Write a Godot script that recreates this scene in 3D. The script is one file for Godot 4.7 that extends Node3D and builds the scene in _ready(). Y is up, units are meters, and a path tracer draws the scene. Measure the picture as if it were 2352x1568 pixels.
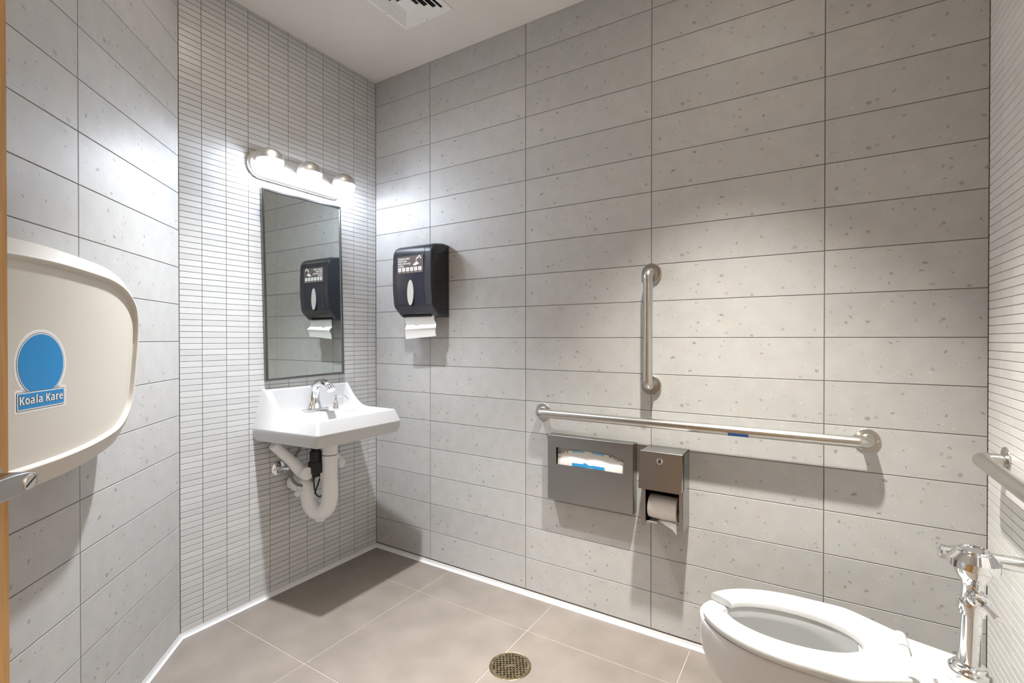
extends Node3D
# A tiled public restroom: corner lavatory wall (left), long tiled wall (back), mosaic wall (right), diagonal wall with a changing table.
# World: x along the back wall, z away from the back wall, y up. Metres.

const CEIL := 2.779
const XD := 2.6913          # right wall
const ZC := 1.06494         # where the left wall meets the diagonal wall
const PHI := 0.75745        # direction of the diagonal wall
const CAM := Vector3(2.23717, 1.25, 2.04495)
const YAW := 0.55744
const PITCH := -0.00577
const FOCAL := 1115.59
const ROW := 0.15324        # large tile pitch
const COL := 0.6127
const MROW := 0.02517       # mosaic pitch
const MCOL := 0.10143

var M := {}
var taken := {}
var rng := RandomNumberGenerator.new()

# ---------------------------------------------------------------- mesh building
class MB:
	var v := PackedVector3Array()
	func tri(a: Vector3, b: Vector3, c: Vector3) -> void:
		v.append(a); v.append(b); v.append(c)
	func quad(a: Vector3, b: Vector3, c: Vector3, d: Vector3) -> void:
		tri(a, b, c); tri(a, c, d)
	# triangle turned so that it faces away from a point inside
	func out_tri(a: Vector3, b: Vector3, c: Vector3, inside: Vector3) -> void:
		if (b - a).cross(c - a).dot((a + b + c) / 3.0 - inside) < 0.0:
			tri(a, c, b)
		else:
			tri(a, b, c)
	func out_quad(a: Vector3, b: Vector3, c: Vector3, d: Vector3, inside: Vector3) -> void:
		out_tri(a, b, c, inside); out_tri(a, c, d, inside)
	func fix(from: int) -> void:   # outward by signed volume
		var vol := 0.0
		var mid := Vector3.ZERO
		for i in range(from, v.size()):
			mid += v[i]
		mid /= maxf(1.0, v.size() - from)
		for i in range(from, v.size(), 3):
			vol += (v[i] - mid).dot((v[i + 1] - mid).cross(v[i + 2] - mid))
		if vol < 0.0:
			for i in range(from, v.size(), 3):
				var t := v[i + 1]
				v[i + 1] = v[i + 2]
				v[i + 2] = t
	func loft(loops: Array, closed := true, cap0 := true, cap1 := true) -> void:
		var from := v.size()
		var n: int = loops[0].size()
		for k in loops.size() - 1:
			var p: PackedVector3Array = loops[k]
			var q: PackedVector3Array = loops[k + 1]
			for i in (n if closed else n - 1):
				var j := (i + 1) % n
				quad(p[i], p[j], q[j], q[i])
		if cap0:
			_cap(loops[0], true)
		if cap1:
			_cap(loops[loops.size() - 1], false)
		fix(from)
	func _cap(p: PackedVector3Array, back: bool) -> void:
		var c := Vector3.ZERO
		for q in p:
			c += q
		c /= p.size()
		for i in p.size():
			var j := (i + 1) % p.size()
			if back:
				tri(c, p[j], p[i])
			else:
				tri(c, p[i], p[j])
	func box(lo: Vector3, hi: Vector3, b := 0.0) -> void:
		var c := (lo + hi) / 2.0
		var h := (hi - lo) / 2.0
		b = minf(b, minf(h.x, minf(h.y, h.z)) * 0.9)
		var P := func(s: Vector3, face: int) -> Vector3:
			var r := Vector3(s.x * (h.x - b), s.y * (h.y - b), s.z * (h.z - b))
			r[face] = s[face] * h[face]
			return c + r
		for f in 3:
			var a := (f + 1) % 3
			var d := (f + 2) % 3
			for sg in [-1.0, 1.0]:
				var q := []
				for st in [[-1, -1], [1, -1], [1, 1], [-1, 1]]:
					var s := Vector3.ZERO
					s[f] = sg; s[a] = st[0]; s[d] = st[1]
					q.append(P.call(s, f))
				out_quad(q[0], q[1], q[2], q[3], c)
		if b <= 0.0:
			return
		for f in 3:                      # edges run along axis f
			var a := (f + 1) % 3
			var d := (f + 2) % 3
			for sa in [-1.0, 1.0]:
				for sd in [-1.0, 1.0]:
					var s0 := Vector3.ZERO
					s0[f] = -1; s0[a] = sa; s0[d] = sd
					var s1 := s0
					s1[f] = 1
					out_quad(P.call(s0, a), P.call(s1, a), P.call(s1, d), P.call(s0, d), c)
		for sx in [-1.0, 1.0]:
			for sy in [-1.0, 1.0]:
				for sz in [-1.0, 1.0]:
					var s := Vector3(sx, sy, sz)
					out_tri(P.call(s, 0), P.call(s, 1), P.call(s, 2), c)
	# profile: [radius, height] pairs along the axis
	func lathe(profile: Array, at := Vector3.ZERO, axis := Vector3.UP, n := 28, cap0 := true, cap1 := true) -> void:
		var w := axis.normalized()
		var u := w.cross(Vector3.RIGHT if absf(w.x) < 0.8 else Vector3.UP).normalized()
		var t := w.cross(u)
		var loops := []
		for p in profile:
			var l := PackedVector3Array()
			for i in n:
				var a := TAU * i / n
				l.append(at + w * p[1] + (u * cos(a) + t * sin(a)) * p[0])
			loops.append(l)
		loft(loops, true, cap0, cap1)
	func tube(path: Array, r, n := 16, caps := true) -> void:
		var loops := []
		var u := Vector3.ZERO
		for k in path.size():
			var p: Vector3 = path[k]
			var d: Vector3
			if k == 0:
				d = path[1] - p
			elif k == path.size() - 1:
				d = p - path[k - 1]
			else:
				d = (path[k + 1] - p).normalized() + (p - path[k - 1]).normalized()
			d = d.normalized()
			if k == 0:
				u = d.cross(Vector3.UP if absf(d.y) < 0.9 else Vector3.RIGHT).normalized()
			else:
				u = (u - d * u.dot(d)).normalized()
			var w := d.cross(u)
			var rr: float = r[k] if r is Array else r
			var l := PackedVector3Array()
			for i in n:
				var a := TAU * i / n
				l.append(p + (u * cos(a) + w * sin(a)) * rr)
			loops.append(l)
		loft(loops, true, caps, caps)
	# flat polygon (x, y) pushed from z0 to z1, front edge chamfered by b
	func prism(poly: PackedVector2Array, z0: float, z1: float, b := 0.0) -> void:
		var from := v.size()
		var rings := [[poly, z0]]
		if b > 0.0:
			rings.append([poly, z1 - b])
			rings.append([MB.inset(poly, b), z1])
		else:
			rings.append([poly, z1])
		var n := poly.size()
		for k in rings.size() - 1:
			for i in n:
				var j := (i + 1) % n
				quad(MB.at(rings[k][0][i], rings[k][1]), MB.at(rings[k][0][j], rings[k][1]), MB.at(rings[k + 1][0][j], rings[k + 1][1]), MB.at(rings[k + 1][0][i], rings[k + 1][1]))
		var last: PackedVector2Array = rings[-1][0]
		var ids := Geometry2D.triangulate_polygon(last)
		for i in range(0, ids.size(), 3):
			var a := MB.at(last[ids[i]], z1)
			var bb := MB.at(last[ids[i + 1]], z1)
			var c := MB.at(last[ids[i + 2]], z1)
			if ((bb - a).cross(c - a)).z > 0.0:
				tri(a, bb, c)
			else:
				tri(a, c, bb)
		ids = Geometry2D.triangulate_polygon(poly)
		for i in range(0, ids.size(), 3):
			var a := MB.at(poly[ids[i]], z0)
			var bb := MB.at(poly[ids[i + 1]], z0)
			var c := MB.at(poly[ids[i + 2]], z0)
			if ((bb - a).cross(c - a)).z > 0.0:
				tri(a, c, bb)
			else:
				tri(a, bb, c)
		# walls: check against the polygon's turning direction
		if MB.area(poly) < 0.0:
			var walls := (rings.size() - 1) * n * 6
			for i in range(from, from + walls, 3):
				var t := v[i + 1]
				v[i + 1] = v[i + 2]
				v[i + 2] = t
	static func at(p: Vector2, z: float) -> Vector3:
		return Vector3(p.x, p.y, z)
	static func area(p: PackedVector2Array) -> float:
		var s := 0.0
		for i in p.size():
			s += p[i].cross(p[(i + 1) % p.size()])
		return s / 2.0
	static func inset(p: PackedVector2Array, b: float) -> PackedVector2Array:
		var o := PackedVector2Array()
		var sg := signf(MB.area(p))
		for i in p.size():
			var a := (p[i] - p[(i - 1 + p.size()) % p.size()]).normalized()
			var c := (p[(i + 1) % p.size()] - p[i]).normalized()
			var na := Vector2(-a.y, a.x) * sg
			var nc := Vector2(-c.y, c.x) * sg
			var m := (na + nc).normalized()
			o.append(p[i] + m * b / maxf(0.4, m.dot(na)))
		return o
	func moved(t: Transform3D, from := 0) -> void:
		for i in range(from, v.size()):
			v[i] = t * v[i]
	func add(o: MB, t := Transform3D()) -> void:
		for p in o.v:
			v.append(t * p)
	func mesh(crease := 38.0) -> ArrayMesh:
		var n := v.size()
		var fn := PackedVector3Array()
		fn.resize(n / 3)
		var round := {}
		for i in range(0, n, 3):
			var c := (v[i + 1] - v[i]).cross(v[i + 2] - v[i])
			fn[i / 3] = c
			for k in 3:
				var key := Vector3i((v[i + k] * 20000.0).round())
				if round.has(key):
					round[key].append(i / 3)
				else:
					round[key] = PackedInt32Array([i / 3])
		var lim := cos(deg_to_rad(crease))
		var pos := PackedVector3Array()
		var nor := PackedVector3Array()
		for i in range(0, n, 3):
			var f := fn[i / 3]
			if f.length_squared() < 1e-20:
				continue
			var fu := f.normalized()
			for k in [0, 2, 1]:
				var key := Vector3i((v[i + k] * 20000.0).round())
				var s := Vector3.ZERO
				for j in round[key]:
					var g := fn[j]
					if g.length_squared() > 1e-20 and g.normalized().dot(fu) > lim:
						s += g
				pos.append(v[i + k])
				nor.append(s.normalized() if s.length_squared() > 0.0 else fu)
		var a := []
		a.resize(Mesh.ARRAY_MAX)
		a[Mesh.ARRAY_VERTEX] = pos
		a[Mesh.ARRAY_NORMAL] = nor
		var m := ArrayMesh.new()
		m.add_surface_from_arrays(Mesh.PRIMITIVE_TRIANGLES, a)
		return m

# a path with its corners rounded
func bend(pts: Array, r: float, n := 7) -> Array:
	var o := [pts[0]]
	for k in range(1, pts.size() - 1):
		var p: Vector3 = pts[k]
		var a: Vector3 = (pts[k - 1] - p)
		var b: Vector3 = (pts[k + 1] - p)
		var d := minf(r, minf(a.length(), b.length()) * 0.49)
		a = p + a.normalized() * d
		b = p + b.normalized() * d
		for i in n + 1:
			var t := float(i) / n
			o.append(a.lerp(p, t).lerp(p.lerp(b, t), t))
	o.append(pts[-1])
	return o

func smooth_path(pts: Array, n := 6) -> Array:   # Catmull-Rom
	var o := []
	for k in pts.size() - 1:
		var p0: Vector3 = pts[maxi(k - 1, 0)]
		var p1: Vector3 = pts[k]
		var p2: Vector3 = pts[k + 1]
		var p3: Vector3 = pts[mini(k + 2, pts.size() - 1)]
		for i in n:
			o.append(p1.cubic_interpolate(p2, p0, p3, float(i) / n))
	o.append(pts[-1])
	return o

func ellipse(c: Vector2, rx: float, ry: float, n := 40) -> PackedVector2Array:
	var p := PackedVector2Array()
	for i in n:
		p.append(c + Vector2(cos(TAU * i / n) * rx, sin(TAU * i / n) * ry))
	return p

func rect(lo: Vector2, hi: Vector2, r := 0.0, n := 5) -> PackedVector2Array:
	if r <= 0.0:
		return PackedVector2Array([lo, Vector2(hi.x, lo.y), hi, Vector2(lo.x, hi.y)])
	var p := PackedVector2Array()
	for q in [[Vector2(hi.x - r, lo.y + r), -PI / 2], [hi - Vector2(r, r), 0.0], [Vector2(lo.x + r, hi.y - r), PI / 2], [lo + Vector2(r, r), PI]]:
		for i in n + 1:
			var a: float = q[1] + PI / 2 * i / n
			p.append(q[0] + Vector2(cos(a), sin(a)) * r)
	return p

# ---------------------------------------------------------------- nodes
func numbered(called: String) -> String:
	if not taken.has(called):
		taken[called] = 0
		return called
	taken[called] += 1
	return "%s_%03d" % [called, taken[called]]

func tag(o: Node, label: String, category: String, group := "", kind := "") -> void:
	o.set_meta("label", label)
	if category:
		o.set_meta("category", category)
	if group:
		o.set_meta("group", group)
	if kind:
		o.set_meta("kind", kind)

func thing(called: String, label: String, category: String, frame := Transform3D(), group := "") -> Node3D:
	var o := Node3D.new()
	o.name = numbered(called)
	add_child(o)
	o.transform = frame
	tag(o, label, category, group)
	return o

func part(parent: Node, called: String, shape, mat: Material, crease := 38.0) -> MeshInstance3D:
	var o := MeshInstance3D.new()
	o.name = called
	o.mesh = shape.mesh(crease) if shape is MB else shape
	o.material_override = mat
	o.cast_shadow = GeometryInstance3D.SHADOW_CASTING_SETTING_ON
	parent.add_child(o, true)
	return o

func structure(called: String, shape, mat: Material, label: String, frame := Transform3D()) -> MeshInstance3D:
	var o := part(self, called, shape, mat)
	o.transform = frame
	o.set_meta("kind", "structure")
	o.set_meta("label", label)
	return o

# frames on the walls: x to the viewer's right as he faces the wall, y up, z out of the wall
func on_left(z: float, y: float) -> Transform3D:
	return Transform3D(Basis(Vector3(0, 0, -1), Vector3.UP, Vector3(1, 0, 0)), Vector3(0, y, z))
func on_back(x: float, y: float) -> Transform3D:
	return Transform3D(Basis(), Vector3(x, y, 0))
func on_right(z: float, y: float) -> Transform3D:
	return Transform3D(Basis(Vector3(0, 0, 1), Vector3.UP, Vector3(-1, 0, 0)), Vector3(XD, y, z))
func on_diagonal(s: float, y: float, out := 0.0) -> Transform3D:
	var along := Vector3(sin(PHI), 0, cos(PHI))
	var n := Vector3(cos(PHI), 0, -sin(PHI))
	return Transform3D(Basis(-along, Vector3.UP, n), Vector3(0, y, ZC) + along * s + n * out)

func seen(p: Vector3) -> bool:     # inside the picture, with a little margin
	var q := p - CAM
	var f := Vector3(-sin(YAW), 0, -cos(YAW))
	var r := Vector3(cos(YAW), 0, -sin(YAW))
	var d := q.dot(f)
	return d > 0.05 and absf(q.dot(r) / d) * FOCAL < 1200.0 and absf(q.y / d) * FOCAL < 815.0

# ---------------------------------------------------------------- materials
func mat(called: String, color: Color, rough := 0.5, metal := 0.0, spec := 0.5) -> StandardMaterial3D:
	var m := StandardMaterial3D.new()
	m.resource_name = called
	m.albedo_color = color
	m.roughness = rough
	m.metallic = metal
	m.metallic_specular = spec
	M[called] = m
	return m

func c8(r: int, g: int, b: int) -> Color:
	return Color(r / 255.0, g / 255.0, b / 255.0)

func noise_tex(size: int, freq: float, octaves: int, lo: Color, hi: Color, sd: int, normal := false) -> NoiseTexture2D:
	var n := FastNoiseLite.new()
	n.seed = sd
	n.frequency = freq
	n.fractal_octaves = octaves
	var t := NoiseTexture2D.new()
	t.width = size
	t.height = size
	t.seamless = true
	t.noise = n
	if normal:
		t.as_normal_map = true
		t.bump_strength = 2.0
	else:
		var g := Gradient.new()
		g.set_color(0, lo)
		g.set_color(1, hi)
		t.color_ramp = g
	return t

func triplanar(m: StandardMaterial3D, scale: Vector3, world := true) -> void:
	m.uv1_triplanar = true
	m.uv1_world_triplanar = world
	m.uv1_scale = scale

# one sheet with eight different concrete-look tiles (two across, four down): cloudy body, darker and lighter stone chips
func concrete_sheet() -> ImageTexture:
	var w := 2048
	var h := 1024
	var cloud := FastNoiseLite.new()
	cloud.seed = 11; cloud.frequency = 0.006; cloud.fractal_octaves = 4
	var fine := FastNoiseLite.new()
	fine.seed = 5; fine.frequency = 0.16; fine.fractal_octaves = 2
	var hue := FastNoiseLite.new()
	hue.seed = 23; hue.frequency = 0.004; hue.fractal_octaves = 3
	var a := cloud.get_image(w, h).get_data()
	var b := fine.get_image(w, h).get_data()
	var c := hue.get_image(w, h).get_data()
	var tone := PackedFloat32Array()
	for k in 8:
		tone.append(rng.randf_range(-3.5, 3.5))
	var d := PackedByteArray()
	d.resize(w * h * 3)
	for y in h:
		for x in w:
			var i := y * w + x
			var t := tone[(x >> 10) + 2 * (y >> 8)]
			var g := 188.0 + t + (a[i] - 128) * 0.034 + (b[i] - 128) * 0.10
			var s := (c[i] - 128) * 0.012
			d[i * 3] = clampi(int(g + s + 0.6), 0, 255)
			d[i * 3 + 1] = clampi(int(g), 0, 255)
			d[i * 3 + 2] = clampi(int(g - s - 1.0), 0, 255)
	var im := Image.create_from_data(w, h, false, Image.FORMAT_RGB8, d)
	for ty in 4:
		for tx in 2:
			var count := rng.randi_range(64, 84)
			for k in count:
				var big := k < 13
				var dark := k < 34
				var r := rng.randf_range(8.0, 15.0) if big else rng.randf_range(2.5, 7.5)
				var cx := tx * 1024 + rng.randf_range(r + 2, 1022 - r)
				var cy := ty * 256 + rng.randf_range(r + 2, 254 - r)
				var n := rng.randi_range(4, 7)
				var poly := PackedVector2Array()
				var stretch := rng.randf_range(0.35, 0.95)
				var turn := rng.randf() * TAU
				for i in n:
					var an := TAU * (i + rng.randf_range(-0.25, 0.25)) / n
					poly.append(Vector2(cx, cy) + (Vector2(cos(an), sin(an) * stretch) * r * rng.randf_range(0.75, 1.1)).rotated(turn))
				var change := rng.randf_range(0.81, 0.92) if dark else rng.randf_range(1.03, 1.08)
				if not dark and not big:
					change = rng.randf_range(1.02, 1.09)
				for y in range(maxi(ty * 256, int(cy - r - 2)), mini(ty * 256 + 256, int(cy + r + 3))):
					for x in range(maxi(tx * 1024, int(cx - r - 2)), mini(tx * 1024 + 1024, int(cx + r + 3))):
						if Geometry2D.is_point_in_polygon(Vector2(x, y), poly):
							var p := im.get_pixel(x, y)
							im.set_pixel(x, y, Color(p.r * change, p.g * change, p.b * change))
	im.generate_mipmaps()
	return ImageTexture.create_from_image(im)

func make_materials() -> void:
	rng.seed = 7
	var m := mat("concrete_tile", Color(1, 1, 1), 0.48, 0.0, 0.5)
	m.albedo_texture = concrete_sheet()
	for k in 4:
		m = mat("mosaic_%d" % k, [c8(205, 206, 207), c8(203, 204, 205), c8(208, 209, 210), c8(200, 201, 202)][k], 0.34, 0.0, 0.5)
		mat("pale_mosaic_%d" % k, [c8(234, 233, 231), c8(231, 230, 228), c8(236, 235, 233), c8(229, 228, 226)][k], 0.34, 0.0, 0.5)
	mat("grout_dark", c8(118, 111, 102), 0.9)
	mat("grout_mosaic", c8(100, 95, 89), 0.9)
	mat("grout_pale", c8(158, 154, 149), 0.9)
	m = mat("floor_tile", Color(1, 1, 1), 0.45)
	m.albedo_texture = noise_tex(512, 0.008, 5, c8(117, 109, 102), c8(133, 124, 117), 3)
	triplanar(m, Vector3.ONE * 0.9)
	mat("floor_grout", c8(158, 150, 142), 0.9)
	mat("cove_white", c8(214, 214, 216), 0.35)
	m = mat("ceiling_paint", Color(1, 1, 1), 0.9)
	m.albedo_texture = noise_tex(256, 0.01, 3, c8(232, 226, 221), c8(237, 232, 227), 9)
	triplanar(m, Vector3.ONE * 0.6)
	mat("wall_paint", c8(205, 203, 198), 0.8)
	mat("hall_paint", c8(214, 210, 202), 0.8)
	m = mat("brushed_steel", c8(198, 196, 192), 0.30, 1.0)
	m.roughness_texture = noise_tex(256, 0.05, 3, Color(0.92, 0.92, 0.92), Color(1, 1, 1), 31)
	triplanar(m, Vector3.ONE * 3.0, false)
	m = mat("brushed_panel", c8(168, 167, 166), 0.34, 1.0)
	m.roughness_texture = noise_tex(256, 0.05, 3, Color(0.86, 0.86, 0.86), Color(1, 1, 1), 33)
	triplanar(m, Vector3(0.7, 90, 90), false)
	mat("satin_nickel", c8(228, 225, 221), 0.42, 1.0)
	mat("chrome", c8(232, 233, 235), 0.06, 1.0)
	mat("steel_screw", c8(214, 214, 212), 0.2, 1.0)
	mat("slot_dark", c8(30, 28, 26), 0.7)
	mat("dark_void", c8(22, 21, 21), 0.7)
	m = mat("mirror_glass", c8(214, 222, 220), 0.0, 1.0)
	mat("mirror_frame", c8(128, 127, 125), 0.28, 1.0)
	m = mat("porcelain", c8(196, 196, 197), 0.14, 0.0, 0.6)
	m.clearcoat_enabled = true
	m.clearcoat = 0.6
	m.clearcoat_roughness = 0.05
	mat("seat_plastic", c8(195, 196, 197), 0.2, 0.0, 0.5)
	mat("water", c8(226, 230, 230), 0.03, 0.0, 0.5)
	mat("white_plastic", c8(236, 236, 237), 0.38)
	mat("vent_white", c8(249, 248, 246), 0.4)
	mat("table_cream", c8(217, 211, 202), 0.42)
	mat("table_cream_panel", c8(213, 207, 197), 0.45)
	mat("sticker_white", c8(238, 238, 238), 0.3)
	mat("sticker_blue", c8(34, 142, 210), 0.3)
	mat("sticker_ink", c8(40, 40, 44), 0.3)
	m = mat("smoke_plastic", c8(48, 49, 58), 0.3, 0.0, 0.55)
	mat("smoke_plastic_side", c8(30, 30, 34), 0.15, 0.0, 0.55)
	mat("smoke_inset", c8(50, 51, 63), 0.14, 0.0, 0.55)
	mat("sign_brown", c8(104, 93, 89), 0.35)
	mat("sign_white", c8(240, 239, 238), 0.4)
	mat("window_grey", c8(190, 189, 184), 0.25)
	m = mat("paper", c8(244, 243, 240), 0.9)
	m.backlight_enabled = true
	m.backlight = Color(0.25, 0.25, 0.24)
	mat("paper_roll", c8(232, 228, 225), 0.95)
	mat("paper_blue", c8(52, 150, 212), 0.6)
	mat("pale_blue", c8(140, 200, 240), 0.6)
	mat("cardboard", c8(176, 150, 118), 0.9)
	mat("black_plastic", c8(26, 26, 28), 0.35)
	mat("black_cable", c8(20, 20, 21), 0.45)
	mat("hose_grey", c8(128, 126, 120), 0.4, 0.4)
	mat("tape_blue", c8(40, 98, 172), 0.6)
	mat("rubber_black", c8(24, 24, 26), 0.6)
	m = mat("brass", c8(200, 182, 142), 0.32, 1.0)
	m.albedo_texture = noise_tex(256, 0.03, 4, Color(0.62, 0.62, 0.66), Color(1, 1, 1), 41)
	triplanar(m, Vector3.ONE * 6.0)
	m = mat("maple", Color(1, 1, 1), 0.4)
	m.albedo_texture = noise_tex(512, 0.02, 4, c8(186, 138, 82), c8(212, 168, 110), 51)
	triplanar(m, Vector3(9, 0.5, 9), false)
	mat("lever_metal", c8(186, 184, 184), 0.3, 1.0)
	m = mat("globe_glass", c8(255, 255, 255), 0.4)
	m.emission_enabled = true
	m.emission = Color(1.0, 0.985, 0.97)
	m.emission_energy_multiplier = 5.0
	m = mat("downlight_lens", c8(250, 248, 240), 0.5)
	m.emission_enabled = true
	m.emission = Color(1.0, 0.94, 0.85)
	m.emission_energy_multiplier = 45.0

# ---------------------------------------------------------------- lights and camera
func make_camera_and_light() -> void:
	var cam := Camera3D.new()
	cam.name = "camera"
	add_child(cam)
	cam.position = CAM
	cam.rotation = Vector3(PITCH, YAW, 0)
	cam.fov = rad_to_deg(2.0 * atan(784.0 / FOCAL))
	cam.near = 0.05
	cam.current = true
	var env := Environment.new()
	env.background_mode = Environment.BG_COLOR
	env.background_color = Color(0, 0, 0)
	env.tonemap_mode = Environment.TONE_MAPPER_LINEAR
	env.tonemap_exposure = 1.25
	env.sdfgi_enabled = true
	env.ssao_enabled = true
	env.ssil_enabled = true
	var w := WorldEnvironment.new()
	w.name = "world_environment"
	w.environment = env
	add_child(w)

func spot(parent: Node, at: Vector3, energy: float, color: Color, angle: float, size: float) -> void:
	var l := SpotLight3D.new()
	l.name = "lamp"
	l.light_energy = energy
	l.light_color = color
	l.spot_angle = angle
	l.spot_angle_attenuation = 1.0
	l.spot_range = 12.0
	l.spot_attenuation = 2.0
	l.light_size = size
	l.shadow_enabled = true
	l.position = at
	l.rotation.x = -PI / 2
	parent.add_child(l, true)

# ---------------------------------------------------------------- tiles
func tile_mesh(w: float, h: float, t: float, b: float, uv := Rect2()) -> ArrayMesh:
	# front at z = 0, centred in x and y
	var st := SurfaceTool.new()
	st.begin(Mesh.PRIMITIVE_TRIANGLES)
	var face := func(p: Array, n: Vector3) -> void:
		var q := [p[0], p[1], p[2], p[0], p[2], p[3]]
		if (p[1] - p[0]).cross(p[2] - p[0]).dot(n) > 0.0:   # front faces run clockwise
			q = [p[0], p[2], p[1], p[0], p[3], p[2]]
		for v in q:
			st.set_normal(n.normalized())
			st.set_uv(uv.position + Vector2((v.x / w + 0.5) * uv.size.x, (0.5 - v.y / h) * uv.size.y))
			st.add_vertex(v)
	var x := w / 2
	var y := h / 2
	var f := [Vector3(-x + b, -y + b, 0), Vector3(x - b, -y + b, 0), Vector3(x - b, y - b, 0), Vector3(-x + b, y - b, 0)]
	var e := [Vector3(-x, -y, -b), Vector3(x, -y, -b), Vector3(x, y, -b), Vector3(-x, y, -b)]
	var k := [Vector3(-x, -y, -t), Vector3(x, -y, -t), Vector3(x, y, -t), Vector3(-x, y, -t)]
	var nn := [Vector3(0, -1, 0), Vector3(1, 0, 0), Vector3(0, 1, 0), Vector3(-1, 0, 0)]
	face.call(f, Vector3(0, 0, 1))
	for i in 4:
		var j := (i + 1) % 4
		face.call([f[i], f[j], e[j], e[i]], nn[i] + Vector3(0, 0, 1))
		face.call([e[i], e[j], k[j], k[i]], nn[i])
	return st.commit()

func atlas(k: int, w := 1.0, h := 1.0) -> Rect2:
	return Rect2((k % 2) * 0.5 + 0.001, (k / 2) * 0.25 + 0.002, 0.498 * w, 0.246 * h)

# large tiles on a wall node; xs and ys are the joint lines
func big_tiles(wall: Node3D, xs: Array, ys: Array) -> void:
	var kept := {}
	for i in xs.size() - 1:
		for j in ys.size() - 1:
			var w: float = xs[i + 1] - xs[i] - 0.0028
			var h: float = ys[j + 1] - ys[j] - 0.0026
			if w < 0.01 or h < 0.006:
				continue
			var k := rng.randi() % 8
			var key := "%d %.4f %.4f" % [k, w, h]
			if not kept.has(key):
				kept[key] = tile_mesh(w, h, 0.006, 0.0008, atlas(k, minf(1.0, w / 0.61), minf(1.0, h / 0.1507)))
			var o := part(wall, "tile", kept[key], M.concrete_tile)
			o.position = Vector3((xs[i] + xs[i + 1]) / 2, (ys[j] + ys[j + 1]) / 2, 0)

# 1 x 4 inch mosaic; the 300 nearest pieces in view are parts, the rest one part
func mosaic(wall: Node3D, frame: Transform3D, xs: Array, ys: Array, look: String) -> void:
	var all := []
	for i in xs.size() - 1:
		for j in ys.size() - 1:
			var p := Vector3((xs[i] + xs[i + 1]) / 2, (ys[j] + ys[j + 1]) / 2, 0)
			var g: Vector3 = frame * p
			all.append({"p": p, "w": xs[i + 1] - xs[i] - 0.0021, "h": ys[j + 1] - ys[j] - 0.0021, "d": g.distance_to(CAM) + (0.0 if seen(g) else 50.0), "m": rng.randi() % 4})
	all.sort_custom(func(a, b): return a.d < b.d)
	var kept := {}
	var rest := [SurfaceTool.new(), SurfaceTool.new(), SurfaceTool.new(), SurfaceTool.new()]
	for s in rest:
		s.begin(Mesh.PRIMITIVE_TRIANGLES)
	for k in all.size():
		var t: Dictionary = all[k]
		if t.w < 0.004 or t.h < 0.003:
			continue
		var key := "%.4f %.4f" % [t.w, t.h]
		if not kept.has(key):
			kept[key] = tile_mesh(t.w, t.h, 0.005, 0.0006)
		if k < 300:
			var o := part(wall, "tile", kept[key], M[look + "_%d" % t.m])
			o.position = t.p
		else:
			rest[t.m].append_from(kept[key], 0, Transform3D(Basis(), t.p))
	var all_rest := ArrayMesh.new()
	for k in 4:
		rest[k].commit(all_rest)
	for k in all_rest.get_surface_count():
		all_rest.surface_set_material(k, M[look + "_%d" % k])
	var o := MeshInstance3D.new()
	o.name = "mosaic_tiles"
	o.mesh = all_rest
	o.set_meta("kind", "stuff")
	wall.add_child(o, true)

func steps(from: float, to: float, origin: float, pitch: float) -> Array:
	var o := [from]
	var k := ceili((from - origin) / pitch + 0.03)
	while origin + k * pitch < to - 0.0005:
		o.append(origin + k * pitch)
		k += 1
	o.append(to)
	return o

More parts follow.
